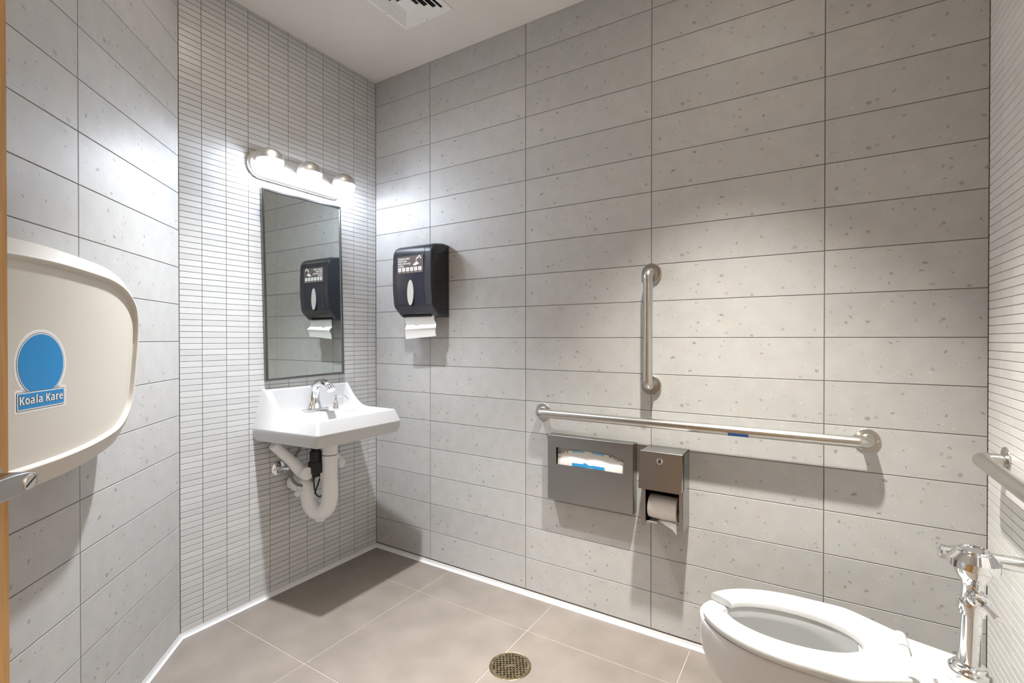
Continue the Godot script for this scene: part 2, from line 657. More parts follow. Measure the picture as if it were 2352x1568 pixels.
func make_shell() -> void:
	# back wall
	var m := MB.new()
	m.box(Vector3(-0.15, -0.12, -0.12), Vector3(XD + 0.15, CEIL + 0.1, -0.0022))
	var wall := structure("wall_back", m, M.grout_dark, "long wall of grey concrete-look tiles with grab bars")
	big_tiles(wall, steps(0.0, XD, 0.42775, COL), steps(0.0283, CEIL, 1.25419, ROW))
	# left wall (behind the lavatory)
	var frame := Transform3D(on_left(0, 0).basis, Vector3.ZERO)
	m = MB.new()
	m.box(Vector3(-ZC - 0.05, -0.12, -0.12), Vector3(0.0, CEIL + 0.1, -0.0018))
	wall = structure("wall_left", m, M.grout_mosaic, "narrow wall of small stacked grey mosaic tiles behind the lavatory", frame)
	mosaic(wall, frame, steps(-ZC, 0.0, -0.0632, MCOL), steps(0.0209, CEIL, 1.2794, MROW), "mosaic")
	# right wall (behind the toilet)
	frame = on_right(0, 0)
	m = MB.new()
	m.box(Vector3(0.0, -0.12, -0.12), Vector3(1.78, CEIL + 0.1, -0.0018))
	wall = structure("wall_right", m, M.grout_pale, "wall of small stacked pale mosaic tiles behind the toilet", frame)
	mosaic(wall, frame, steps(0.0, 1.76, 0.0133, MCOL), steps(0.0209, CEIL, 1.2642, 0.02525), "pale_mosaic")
	# diagonal wall
	frame = on_diagonal(0, 0)
	m = MB.new()
	m.box(Vector3(-2.42, -0.12, -0.12), Vector3(0.06, CEIL + 0.1, -0.0022))
	wall = structure("wall_corner", m, M.grout_dark, "diagonal wall of grey concrete-look tiles with the changing table", frame)
	big_tiles(wall, steps(-2.34, 0.0, -0.6159, COL), steps(0.0123, CEIL, 1.23822, ROW))
	# entry wall with the doorway, just behind the viewer
	var hinge := Vector3(1.929, 0, 2.481)
	var n := Vector3(cos(PHI), 0, -sin(PHI))
	var e := Vector3(-sin(PHI), 0, -cos(PHI))        # into the room
	frame = Transform3D(Basis(n, Vector3.UP, n.cross(Vector3.UP)), hinge)   # x along the wall from the hinge, z out of the room or into it
	var zin := signf(frame.basis.z.dot(e))
	m = MB.new()
	var z0 := minf(0.0, -0.14 * zin)
	var z1 := maxf(0.0, -0.14 * zin)
	m.box(Vector3(-0.46, -0.12, z0), Vector3(-0.03, CEIL + 0.1, z1))
	m.box(Vector3(0.895, -0.12, z0), Vector3(1.07, CEIL + 0.1, z1))
	m.box(Vector3(-0.03, 2.13, z0), Vector3(0.895, CEIL + 0.1, z1))
	structure("wall_front", m, M.wall_paint, "painted entry wall around the doorway", frame)
	m = MB.new()
	m.box(Vector3(-0.03, 0.0, z0 - 0.01), Vector3(-0.002, 2.13, z1 + 0.01), 0.002)
	m.box(Vector3(0.867, 0.0, z0 - 0.01), Vector3(0.895, 2.13, z1 + 0.01), 0.002)
	m.box(Vector3(-0.03, 2.10, z0 - 0.01), Vector3(0.895, 2.13, z1 + 0.01), 0.002)
	structure("trim_1", m, M.maple, "wooden frame of the doorway", frame)
	# hallway beyond the doorway
	m = MB.new()
	var o0 := 0.14 * -zin
	var o1 := 1.75 * -zin
	var lo := minf(o0, o1)
	var hi := maxf(o0, o1)
	m.box(Vector3(-1.3, -0.12, o1 - 0.1), Vector3(2.2, CEIL + 0.1, o1))
	m.box(Vector3(-1.4, -0.12, lo), Vector3(-1.3, CEIL + 0.1, hi))
	m.box(Vector3(2.2, -0.12, lo), Vector3(2.3, CEIL + 0.1, hi))
	structure("wall_hall", m, M.hall_paint, "painted hallway walls outside the doorway", frame)
	# floor: plain slab under laid tiles
	m = MB.new()
	# two halves, each notched for the drain
	for side in [[-0.6, 1.2523], [1.2523, 5.2]]:
		for piece in Geometry2D.clip_polygons(rect(Vector2(side[0], -0.2), Vector2(side[1], 5.4)), ellipse(Vector2(1.2523, 0.4776), 0.0808, 0.0808, 48)):
			var flat := PackedVector2Array()
			for q in piece:
				flat.append(Vector2(q.x, -q.y))
			m.prism(flat, -0.12, -0.0016)
	m.moved(Transform3D(Basis(Vector3.RIGHT, -PI / 2), Vector3.ZERO))
	var fl := structure("floor", m, M.floor_grout, "floor of large square taupe tiles with pale grout")
	var corner := [Vector2(0, 0), Vector2(XD, 0), Vector2(XD, 1.761), Vector2(1.607, 2.785), Vector2(0, ZC)]
	var room := PackedVector2Array(corner)
	var xs := steps(0.0, XD, 0.572, 0.6215)
	var zs := steps(0.0, 2.785, 0.2505, 0.6355)
	for i in xs.size() - 1:
		for j in zs.size() - 1:
			var g := 0.0022
			var cell := rect(Vector2(xs[i] + g, zs[j] + g), Vector2(xs[i + 1] - g, zs[j + 1] - g))
			for piece in Geometry2D.intersect_polygons(cell, room):
				var hole: Array = Geometry2D.clip_polygons(piece, ellipse(Vector2(1.2523, 0.4776), 0.0815, 0.0815, 48))
				for p in hole:
					if absf(MB.area(p)) < 0.0006 or p.size() < 3:
						continue
					var t := MB.new()
					var flip := PackedVector2Array()
					for q in p:
						flip.append(Vector2(q.x, -q.y))
					t.prism(flip, -0.008, 0.0, 0.0008)
					t.moved(Transform3D(Basis(Vector3.RIGHT, -PI / 2), Vector3.ZERO))
					part(fl, "tile", t, M.floor_tile, 20)
	m = MB.new()
	m.box(Vector3(-0.6, CEIL, -0.2), Vector3(5.2, CEIL + 0.12, 5.4))
	structure("ceiling", m, M.ceiling_paint, "plain warm white painted ceiling")
	# white cove strip along the foot of the tiled walls
	var cove := func(called: String, len0: float, len1: float, frm: Transform3D, label: String) -> void:
		var c := MB.new()
		var prof := PackedVector2Array([Vector2(-0.004, 0), Vector2(-0.004, 0.0215), Vector2(0.0010, 0.0215), Vector2(0.0020, 0.0150), Vector2(0.0040, 0.0090), Vector2(0.0075, 0.0040), Vector2(0.0115, 0.0012), Vector2(0.0115, 0.0)])
		var l0 := PackedVector3Array()
		var l1 := PackedVector3Array()
		for q in prof:
			l0.append(Vector3(len0, q.y, q.x))
			l1.append(Vector3(len1, q.y, q.x))
		c.loft([l0, l1])
		structure(called, c, M.cove_white, label, frm)
	cove.call("baseboard_back", 0.0, XD, Transform3D(), "white cove strip at the foot of the long wall")
	cove.call("baseboard_left", -ZC, 0.0, Transform3D(on_left(0, 0).basis, Vector3.ZERO), "white cove strip at the foot of the lavatory wall")
	cove.call("baseboard_right", 0.0, 1.76, on_right(0, 0), "white cove strip at the foot of the toilet wall")
	cove.call("baseboard_corner", -2.34, 0.0, on_diagonal(0, 0), "white cove strip at the foot of the diagonal wall")

# ---------------------------------------------------------------- fixtures
func make_downlight(x: float, z: float, energy: float, color: Color, label: String) -> void:
	var t := thing("recessed_downlight", label, "ceiling light", Transform3D(Basis(), Vector3(x, CEIL, z)), "recessed downlights in the ceiling")
	var m := MB.new()
	m.lathe([[0.058, -0.001], [0.060, -0.006], [0.078, -0.005], [0.080, 0.0]], Vector3.ZERO, Vector3.UP, 40, false, false)
	part(t, "trim_ring", m, M.vent_white)
	m = MB.new()
	m.lathe([[0.0, -0.0025], [0.058, -0.0025]], Vector3.ZERO, Vector3.UP, 40, false, false)
	part(t, "lens", m, M.downlight_lens)
	spot(t, Vector3(0, -0.012, 0), energy, color, 37.0, 0.035)

func make_hall_fill() -> void:  # added panel in the unseen hallway, fills the room with light through the doorway
	var n := Vector3(cos(PHI), 0, -sin(PHI))
	var e := Vector3(-sin(PHI), 0, -cos(PHI))
	var at := Vector3(1.929, CEIL, 2.481) + n * 0.43 - e * 0.95
	var t := thing("hall_fill_light", "added square fill light panel in the unseen hallway", "ceiling light", Transform3D(Basis(n, Vector3.UP, n.cross(Vector3.UP)), at))
	var m := MB.new()
	m.box(Vector3(-0.31, -0.02, -0.31), Vector3(0.31, 0.0, 0.31), 0.003)
	part(t, "frame", m, M.vent_white)
	m = MB.new()
	m.box(Vector3(-0.29, -0.023, -0.29), Vector3(0.29, -0.019, 0.29))
	part(t, "diffuser", m, M.downlight_lens)
	var l := AreaLight3D.new()
	l.name = "lamp"
	l.area_size = Vector2(0.58, 0.58)
	l.light_energy = 0.18
	l.light_color = Color(0.97, 0.98, 1.0)
	l.shadow_enabled = true
	l.position = Vector3(0, -0.03, 0)
	l.rotation.x = -PI / 2
	t.add_child(l, true)

func make_vent() -> void:
	var s := 0.146
	var t := thing("ceiling_vent", "square white ceiling air vent with stepped louvres", "vent", Transform3D(Basis(), Vector3(0.5188 + s, CEIL, 0.2769 + s)))
	var ring := func(a: float, ya: float, b: float, yb: float, th: float) -> MB:
		# a square skirt from half-size a at height ya to half-size b at height yb
		var m := MB.new()
		var sq := func(h: float, y: float) -> PackedVector3Array:
			return PackedVector3Array([Vector3(-h, y, -h), Vector3(h, y, -h), Vector3(h, y, h), Vector3(-h, y, h)])
		m.loft([sq.call(a, ya), sq.call(b, yb), sq.call(b - th, yb), sq.call(a - th, ya), sq.call(a, ya)], true, false, false)
		return m
	var m := MB.new()
	var sq := func(h: float, y: float) -> PackedVector3Array:
		return PackedVector3Array([Vector3(-h, y, -h), Vector3(h, y, -h), Vector3(h, y, h), Vector3(-h, y, h)])
	m.loft([sq.call(s, 0.0), sq.call(s, -0.004), sq.call(s - 0.003, -0.008), sq.call(s - 0.022, -0.010), sq.call(s - 0.027, -0.006), sq.call(s - 0.034, 0.0)], true, false, false)
	part(t, "frame", m, M.vent_white, 20)
	m = MB.new()
	m.box(Vector3(-s + 0.012, -0.0012, -s + 0.012), Vector3(s - 0.012, -0.0002, s - 0.012))
	part(t, "duct_opening", m, M.dark_void)
	for k in 3:
		var outer := s - 0.034 - k * 0.028
		part(t, "louvre", ring.call(outer, -0.013 - k * 0.001, outer - 0.017, -0.0015, 0.0012), M.vent_white, 20)
	m = MB.new()
	m.loft([sq.call(0.033, -0.016), sq.call(0.024, -0.0015)], true, true, true)
	part(t, "centre_cone", m, M.vent_white, 20)
	for p in [Vector3(0, -0.0102, -s + 0.012), Vector3(-s + 0.012, -0.0102, 0), Vector3(0, -0.0102, s - 0.012), Vector3(s - 0.012, -0.0102, 0)]:
		m = MB.new()
		m.lathe([[0.0, -0.0012], [0.0028, -0.0006], [0.0032, 0.001]], p, Vector3.UP, 10, false, true)
		part(t, "screw", m, M.steel_screw)

func make_vanity_light() -> void:
	var t := thing("vanity_light", "satin nickel wall light with three half-glass globes above the mirror", "wall light", on_left(0.522, 2.07))
	var m := MB.new()
	var hw := 0.2625
	var hh := 0.063
	m.prism(rect(Vector2(-hw, -hh), Vector2(hw, hh), hh * 0.98, 14), 0.0, 0.026, 0.007)
	part(t, "backplate", m, M.satin_nickel, 30)
	for k in 3:
		var c := Vector3((k - 1) * 0.207, 0.0, 0.102)
		var r := 0.059
		m = MB.new()
		m.lathe([[0.017, 0.026], [0.017, 0.05]], Vector3(c.x, c.y, 0), Vector3(0, 0, 1), 20)
		part(t, "neck", m, M.satin_nickel)
		m = MB.new()
		var prof := []
		for i in 13:
			var a := PI / 2 * i / 12.0
			prof.append([r * cos(a), r * sin(a)])
		m.lathe(prof, c, Vector3.UP, 36, false, false)
		part(t, "shade_cap", m, M.satin_nickel)
		m = MB.new()
		prof = [[r * 0.3, 0.004]]
		for i in 13:
			var a := PI / 2 * i / 12.0
			prof.append([r * 0.975 * cos(a), -r * 0.975 * sin(a)])
		m.lathe(prof, c, Vector3.UP, 36, true, false)
		part(t, "glass_shade", m, M.globe_glass)
		var l := OmniLight3D.new()
		l.name = "lamp"
		l.light_energy = 0.09
		l.light_color = Color(0.88, 0.93, 1.0)
		l.light_size = 0.03
		l.omni_range = 10.0
		l.omni_attenuation = 2.0
		l.shadow_enabled = true
		l.position = c + Vector3(0, -0.02, 0)
		t.add_child(l, true)

func make_mirror() -> void:
	var w := 0.4515
	var h := 0.9205
	var f := on_left(0.4846, 1.510)
	f.basis = f.basis * Basis(Vector3(0, 0, 1), deg_to_rad(1.3))
	var t := thing("wall_mirror", "tall mirror in a thin steel frame above the lavatory", "mirror", f)
	var m := MB.new()
	m.box(Vector3(-w / 2 + 0.004, -h / 2 + 0.004, 0.003), Vector3(w / 2 - 0.004, h / 2 - 0.004, 0.0125))
	part(t, "backing", m, M.slot_dark)
	m = MB.new()
	m.box(Vector3(-w / 2 + 0.008, -h / 2 + 0.008, 0.0127), Vector3(w / 2 - 0.008, h / 2 - 0.008, 0.0155))
	part(t, "glass", m, M.mirror_glass)
	# four mitred bars
	var b := 0.0125
	var P := func(x: float, y: float, z: float) -> Vector3:
		return Vector3(x * w / 2, y * h / 2, z)
	for k in 4:
		var c0 := Vector2([-1, 1, 1, -1][k], [-1, -1, 1, 1][k])
		var c1 := Vector2([1, 1, -1, -1][k], [-1, 1, 1, -1][k])
		m = MB.new()
		var sec := func(c: Vector2) -> PackedVector3Array:
			var o := Vector3(c.x * w / 2, c.y * h / 2, 0)
			var i := Vector3(-c.x, -c.y, 0)
			return PackedVector3Array([o + Vector3(0, 0, 0.004), o + Vector3(0, 0, 0.019), o + i * 0.003 + Vector3(0, 0, 0.0215), o + i * (b - 0.003) + Vector3(0, 0, 0.0215), o + i * b + Vector3(0, 0, 0.0155), o + i * b + Vector3(0, 0, 0.004)])
		m.loft([sec.call(c0), sec.call(c1)])
		part(t, "frame_bar", m, M.mirror_frame, 25)

func grab_bar(called: String, label: String, frame: Transform3D, len: float, vertical: bool, screws: bool) -> Node3D:
	var t := thing(called, label, "grab bar", frame)
	var d := Vector3.UP if vertical else Vector3.RIGHT
	var out := Vector3(0, 0, 0.057)
	var m := MB.new()
	m.tube(bend([-d * len / 2, -d * len / 2 + out, d * len / 2 + out, d * len / 2], 0.036, 9), 0.019, 24)
	part(t, "bar", m, M.brushed_steel)
	for s in [-1, 1]:
		var c: Vector3 = d * s * len / 2
		m = MB.new()
		if screws:
			m.lathe([[0.0395, 0.0], [0.0395, 0.0032], [0.0385, 0.0042], [0.0, 0.0042]], c, Vector3(0, 0, 1), 40, true, false)
			m.lathe([[0.0215, 0.004], [0.0215, 0.0075], [0.0195, 0.009]], c, Vector3(0, 0, 1), 32, false, false)
		else:
			m.lathe([[0.0415, 0.0], [0.0415, 0.009], [0.040, 0.0115], [0.037, 0.0122], [0.0, 0.0122]], c, Vector3(0, 0, 1), 44, true, false)
		var fl := part(t, "flange", m, M.brushed_steel, 30)
		if screws:
			for k in 3:
				var a := TAU * k / 3.0 + (PI / 3.0 * 1.0 if s > 0 else 0.0) + PI
				if s > 0:
					a = TAU * k / 3.0
				var p := c + Vector3(cos(a), sin(a), 0) * 0.0305 + Vector3(0, 0, 0.0042)
				m = MB.new()
				m.lathe([[0.0048, 0.0], [0.0045, 0.0014], [0.0032, 0.0022], [0.0014, 0.0023], [0.0012, 0.0008], [0.0, 0.0008]], p, Vector3(0, 0, 1), 14, false, false)
				part(fl, "screw", m, M.steel_screw)
	return t

func make_grab_bars() -> void:
	grab_bar("vertical_grab_bar", "short vertical steel grab bar on the long tiled wall", on_back(1.6555, 1.2895), 0.470, true, false)
	var x0 := 1.1395
	var x1 := 2.388
	var t := grab_bar("horizontal_grab_bar", "long horizontal steel grab bar with a strip of blue tape", on_back((x0 + x1) / 2, 0.9035), x1 - x0, false, true)
	var m := MB.new()
	var l0 := PackedVector3Array()
	var l1 := PackedVector3Array()
	for i in 9:
		var a := deg_to_rad(-110.0 + 95.0 * i / 8.0)
		var p := Vector3(0, sin(a) * 0.0193, cos(a) * 0.0193 + 0.057)
		l0.append(p + Vector3(1.9613 - (x0 + x1) / 2, 0, 0))
		l1.append(p + Vector3(2.0311 - (x0 + x1) / 2, 0, 0))
	m.loft([l0, l1], false, false, false)
	var tp := part(t, "tape_strip", m, M.tape_blue)
	tp.set_meta("label", "strip of blue tape")
	grab_bar("rear_grab_bar", "steel grab bar on the pale mosaic wall behind the toilet", on_right(0.171 + 0.457, 0.909), 0.914, false, true)

func make_seat_cover_dispenser() -> void:
	var x0 := 1.189
	var w := 0.404
	var y0 := 0.511
	var h := 0.297
	var d := 0.052
	var t := thing("seat_cover_dispenser", "flat steel toilet seat cover dispenser below the long grab bar", "dispenser", on_back(x0, y0))
	var sx0 := 0.0435
	var sx1 := 0.3615
	var sy0 := 0.166
	var sy1 := 0.243
	var m := MB.new()
	# front plate with a slot, in four pieces of one sheet
	var F := func(ax: float, ay: float, bx: float, by: float) -> void:
		m.quad(Vector3(ax, ay, d), Vector3(bx, ay, d), Vector3(bx, by, d), Vector3(ax, by, d))
	var b := 0.0025
	F.call(b, b, w - b, sy0)
	F.call(b, sy1, w - b, h - b)
	F.call(b, sy0, sx0, sy1)
	F.call(sx1, sy0, w - b, sy1)
	# slot reveal
	var q := [Vector2(sx0, sy0), Vector2(sx1, sy0), Vector2(sx1, sy1), Vector2(sx0, sy1)]
	for i in 4:
		var p: Vector2 = q[i]
		var r: Vector2 = q[(i + 1) % 4]
		m.quad(Vector3(r.x, r.y, d), Vector3(p.x, p.y, d), Vector3(p.x, p.y, d - 0.003), Vector3(r.x, r.y, d - 0.003))
	# rolled edges and sides
	var o := [Vector2(0, 0), Vector2(w, 0), Vector2(w, h), Vector2(0, h)]
	var n := [Vector2(b, b), Vector2(w - b, b), Vector2(w - b, h - b), Vector2(b, h - b)]
	for i in 4:
		var j := (i + 1) % 4
		m.quad(Vector3(o[i].x, o[i].y, d - b), Vector3(o[j].x, o[j].y, d - b), Vector3(n[j].x, n[j].y, d), Vector3(n[i].x, n[i].y, d))
		m.quad(Vector3(o[i].x, o[i].y, 0), Vector3(o[j].x, o[j].y, 0), Vector3(o[j].x, o[j].y, d - b), Vector3(o[i].x, o[i].y, d - b))
	part(t, "cabinet", m, M.brushed_panel, 50)
	m = MB.new()
	m.box(Vector3(0.004, 0.004, 0.0005), Vector3(w - 0.004, h - 0.004, 0.004))
	part(t, "back_panel", m, M.brushed_panel)
	# the pack of paper covers inside
	var k := thing("seat_cover_pack", "pack of white paper seat covers showing in the steel slot", "paper", on_back(x0 + sx0, y0 + sy0 - 0.05))
	m = MB.new()
	var loops := []
	for i in 25:
		var u := i / 24.0
		var l := PackedVector3Array()
		for j in 9:
			var vv := j / 8.0
			var y := 0.002 + vv * (0.112 - 0.024 * pow(absf(2 * u - 1), 3.0))
			var zz := 0.034 + 0.0075 * sin(PI * minf(1.0, vv * 1.05)) * (1.0 - 0.7 * pow(absf(2 * u - 1), 4.0)) + 0.0022 * sin(u * 17.0 + vv * 5.0) * sin(PI * vv) * (1.0 if vv > 0.4 else 0.3)
			l.append(Vector3(0.001 + u * (sx1 - sx0 - 0.002), y, zz))
		loops.append(l)
	m.loft(loops, false, false, false)
	part(k, "paper_sheet", m, M.paper, 60)
	m = MB.new()
	m.box(Vector3(-0.004, 0.0, 0.006), Vector3(sx1 - sx0 + 0.004, 0.126, 0.03), 0.002)
	part(k, "carton", m, M.window_grey)
	# printed rim of the carton: an arched strip with blue ends
	var arch := func(u0: float, u1: float, z: float) -> MB:
		var a := MB.new()
		var lo := PackedVector3Array()
		var hi := PackedVector3Array()
		for i in 13:
			var u: float = lerpf(u0, u1, i / 12.0)
			var y := 0.113 - 0.030 * pow(absf(2 * u - 1), 3.0)
			lo.append(Vector3(u * (sx1 - sx0), y, z))
			hi.append(Vector3(u * (sx1 - sx0), y + 0.0085, z - 0.0005))
		a.loft([lo, hi], false, false, false)
		return a
	part(k, "printed_rim", arch.call(0.01, 0.99, 0.0385), M.sign_white)
	part(k, "blue_print", arch.call(0.24, 0.42, 0.0391), M.pale_blue)
	part(k, "blue_print", arch.call(0.53, 0.72, 0.0391), M.pale_blue)
	m = MB.new()
	m.prism(PackedVector2Array([Vector2(0.077, 0.0505), Vector2(0.232, 0.0505), Vector2(0.232, 0.0630), Vector2(0.178, 0.0640), Vector2(0.166, 0.0615), Vector2(0.156, 0.0630), Vector2(0.145, 0.0700), Vector2(0.133, 0.0700), Vector2(0.131, 0.0645), Vector2(0.077, 0.0635)]), 0.0455, 0.0460)
	part(k, "blue_band", m, M.paper_blue)
	for u in [0.165, 0.795]:
		m = MB.new()
		var y := 0.1172 - 0.030 * pow(absf(2 * u - 1), 3.0)
		m.prism(ellipse(Vector2(u * (sx1 - sx0), y), 0.0032, 0.0026, 16), 0.0388, 0.0394)
		part(k, "printed_dot", m, M.sticker_ink)
	var words := text_mesh(["Then Pull Down"], 0.0062, 0.0, false)
	var wd := part(k, "lettering", words, M.sticker_ink)
	wd.position = Vector3(0.868 * (sx1 - sx0), 0.1055, 0.0400)
	wd.rotation.z = -0.36
	words = text_mesh(["First Pull Up"], 0.0052, 0.0, false)
	wd = part(k, "lettering", words, M.sticker_ink)
	wd.position = Vector3(0.082 * (sx1 - sx0), 0.1005, 0.0400)
	wd.rotation.z = 0.36

func text_mesh(lines: Array, size: float, gap: float, left := true, weight := 700) -> Mesh:
	var f := SystemFont.new()
	f.font_names = PackedStringArray(["Droid Sans"])
	f.font_weight = weight
	var st := SurfaceTool.new()
	st.begin(Mesh.PRIMITIVE_TRIANGLES)
	for k in lines.size():
		var t := TextMesh.new()
		t.text = lines[k]
		t.font = f
		t.font_size = 32
		t.pixel_size = size / 32.0
		t.depth = 0.0003
		t.curve_step = 2.0
		t.horizontal_alignment = HORIZONTAL_ALIGNMENT_LEFT if left else HORIZONTAL_ALIGNMENT_CENTER
		t.vertical_alignment = VERTICAL_ALIGNMENT_CENTER
		st.append_from(t, 0, Transform3D(Basis(), Vector3(0, -gap * k, 0)))
	return st.commit()

func make_paper_dispenser() -> void:
	var w := 0.163
	var h := 0.305
	var t := thing("toilet_paper_dispenser", "steel two-roll toilet paper dispenser with a locked hood", "dispenser", on_back(1.6445, 0.4975))
	var m := MB.new()
	var d := 0.104
	# body: two side panels, back, narrow jambs
	m.box(Vector3(0, 0, 0), Vector3(0.0015, h, d))
	m.box(Vector3(w - 0.0015, 0, 0), Vector3(w, h, d))
	m.box(Vector3(0, 0, 0), Vector3(w, h, 0.0015))
	m.box(Vector3(0, h - 0.0015, 0), Vector3(w, h, d))
	m.box(Vector3(0.0005, 0.0, d - 0.0015), Vector3(0.016, 0.19, d))
	m.box(Vector3(w - 0.016, 0.0, d - 0.0015), Vector3(w - 0.0005, 0.19, d))
	part(t, "housing", m, M.brushed_panel)
	m = MB.new()
	m.box(Vector3(0.002, 0.002, 0.002), Vector3(w - 0.002, h - 0.003, 0.006))
	m.box(Vector3(0.0018, 0.002, 0.002), Vector3(0.0032, h - 0.003, d - 0.002))
	m.box(Vector3(w - 0.0032, 0.002, 0.002), Vector3(w - 0.0018, h - 0.003, d - 0.002))
	m.box(Vector3(0.002, 0.15, 0.006), Vector3(w - 0.002, 0.153, d - 0.004))
	part(t, "dark_liner", m, M.dark_void)
	# hood: bent sheet, leaning out at its foot
	m = MB.new()
	var prof := [Vector2(h + 0.0005, d - 0.002), Vector2(h + 0.0005, 0.118), Vector2(h - 0.001, 0.120), Vector2(0.160, 0.146)]
	var l0 := PackedVector3Array()
	var l1 := PackedVector3Array()
	for p in prof:
		l0.append(Vector3(-0.001, p.x, p.y))
		l1.append(Vector3(w + 0.001, p.x, p.y))
	for i in range(prof.size() - 1, -1, -1):
		var p: Vector2 = prof[i]
		var q := Vector2(p.x - (0.0018 if i < 3 else 0.0), p.y - (0.0016 if i > 0 else 0.0))
		l0.append(Vector3(-0.001, q.x, q.y))
		l1.append(Vector3(w + 0.001, q.x, q.y))
	m.loft([l0, l1])
	# side cheeks of the hood
	for x in [0.0, w]:
		cheek(m, x, [Vector2(h, d - 0.012), Vector2(h, 0.118), Vector2(0.162, 0.1445), Vector2(0.162, d - 0.012)])
	var hood := part(t, "hood", m, M.brushed_panel, 25)
	m = MB.new()
	var n := Vector3(0, 0.026, 0.144).normalized()
	n = Vector3(0, 0.18, 0.98).normalized()
	m.lathe([[0.0115, -0.002], [0.0115, 0.003], [0.0095, 0.0042], [0.0065, 0.0042], [0.006, 0.002], [0.0, 0.002]], Vector3(0.0785, 0.2715, 0.1262), n, 24, false, false)
	part(hood, "lock", m, M.chrome)
	m = MB.new()
	m.lathe([[0.004, 0.0], [0.0038, 0.0036], [0.0, 0.0036]], Vector3(0.0785, 0.2715, 0.1262), n, 14, false, false)
	part(hood, "keyhole", m, M.slot_dark)
	# spindle plate below the roll
	m = MB.new()
	m.box(Vector3(0.012, 0.012, 0.05), Vector3(0.062, 0.021, 0.098), 0.001)
	part(t, "roll_support", m, M.steel_screw)
	var k := thing("toilet_paper_roll", "white toilet paper roll with a torn end in the dispenser", "toilet paper", on_back(1.6445, 0.4975))
	m = MB.new()
	var c := Vector3(0.022, 0.071, 0.056)
	m.lathe([[0.0195, 0.0], [0.0455, 0.0], [0.047, 0.002], [0.047, 0.1105], [0.0455, 0.1125], [0.0195, 0.1125]], c, Vector3(1, 0, 0), 40, false, false)
	part(k, "paper", m, M.paper_roll, 30)
	m = MB.new()
	m.lathe([[0.0195, 0.0], [0.0195, 0.1125], [0.018, 0.1125], [0.018, 0.0], [0.0195, 0.0]], c, Vector3(1, 0, 0), 24, false, false)
	part(k, "core", m, M.cardboard)
	m = MB.new()
	var loops := []
	for i in 7:
		var u := i / 6.0
		var l := PackedVector3Array()
		for j in 7:
			var f := j / 6.0
			var x0 := lerpf(0.066, 0.104, f)
			var x1 := lerpf(0.1345, 0.139, f)
			var y := 0.0255 - f * 0.040 * (0.25 + 0.75 * u)
			l.append(Vector3(lerpf(x0, x1, u), y, 0.089 + 0.012 * sin(f * 2.2) + 0.003 * sin(u * 9.0)))
		loops.append(l)
	m.loft(loops, false, false, false)
	part(k, "loose_end", m, M.paper, 60)

func cheek(m: MB, x: float, p: Array) -> void:
	var a := []
	for q in p:
		a.append(Vector3(x, q.x, q.y))
	if x < 0.05:
		m.quad(a[0], a[1], a[2], a[3])
	else:
		m.quad(a[3], a[2], a[1], a[0])

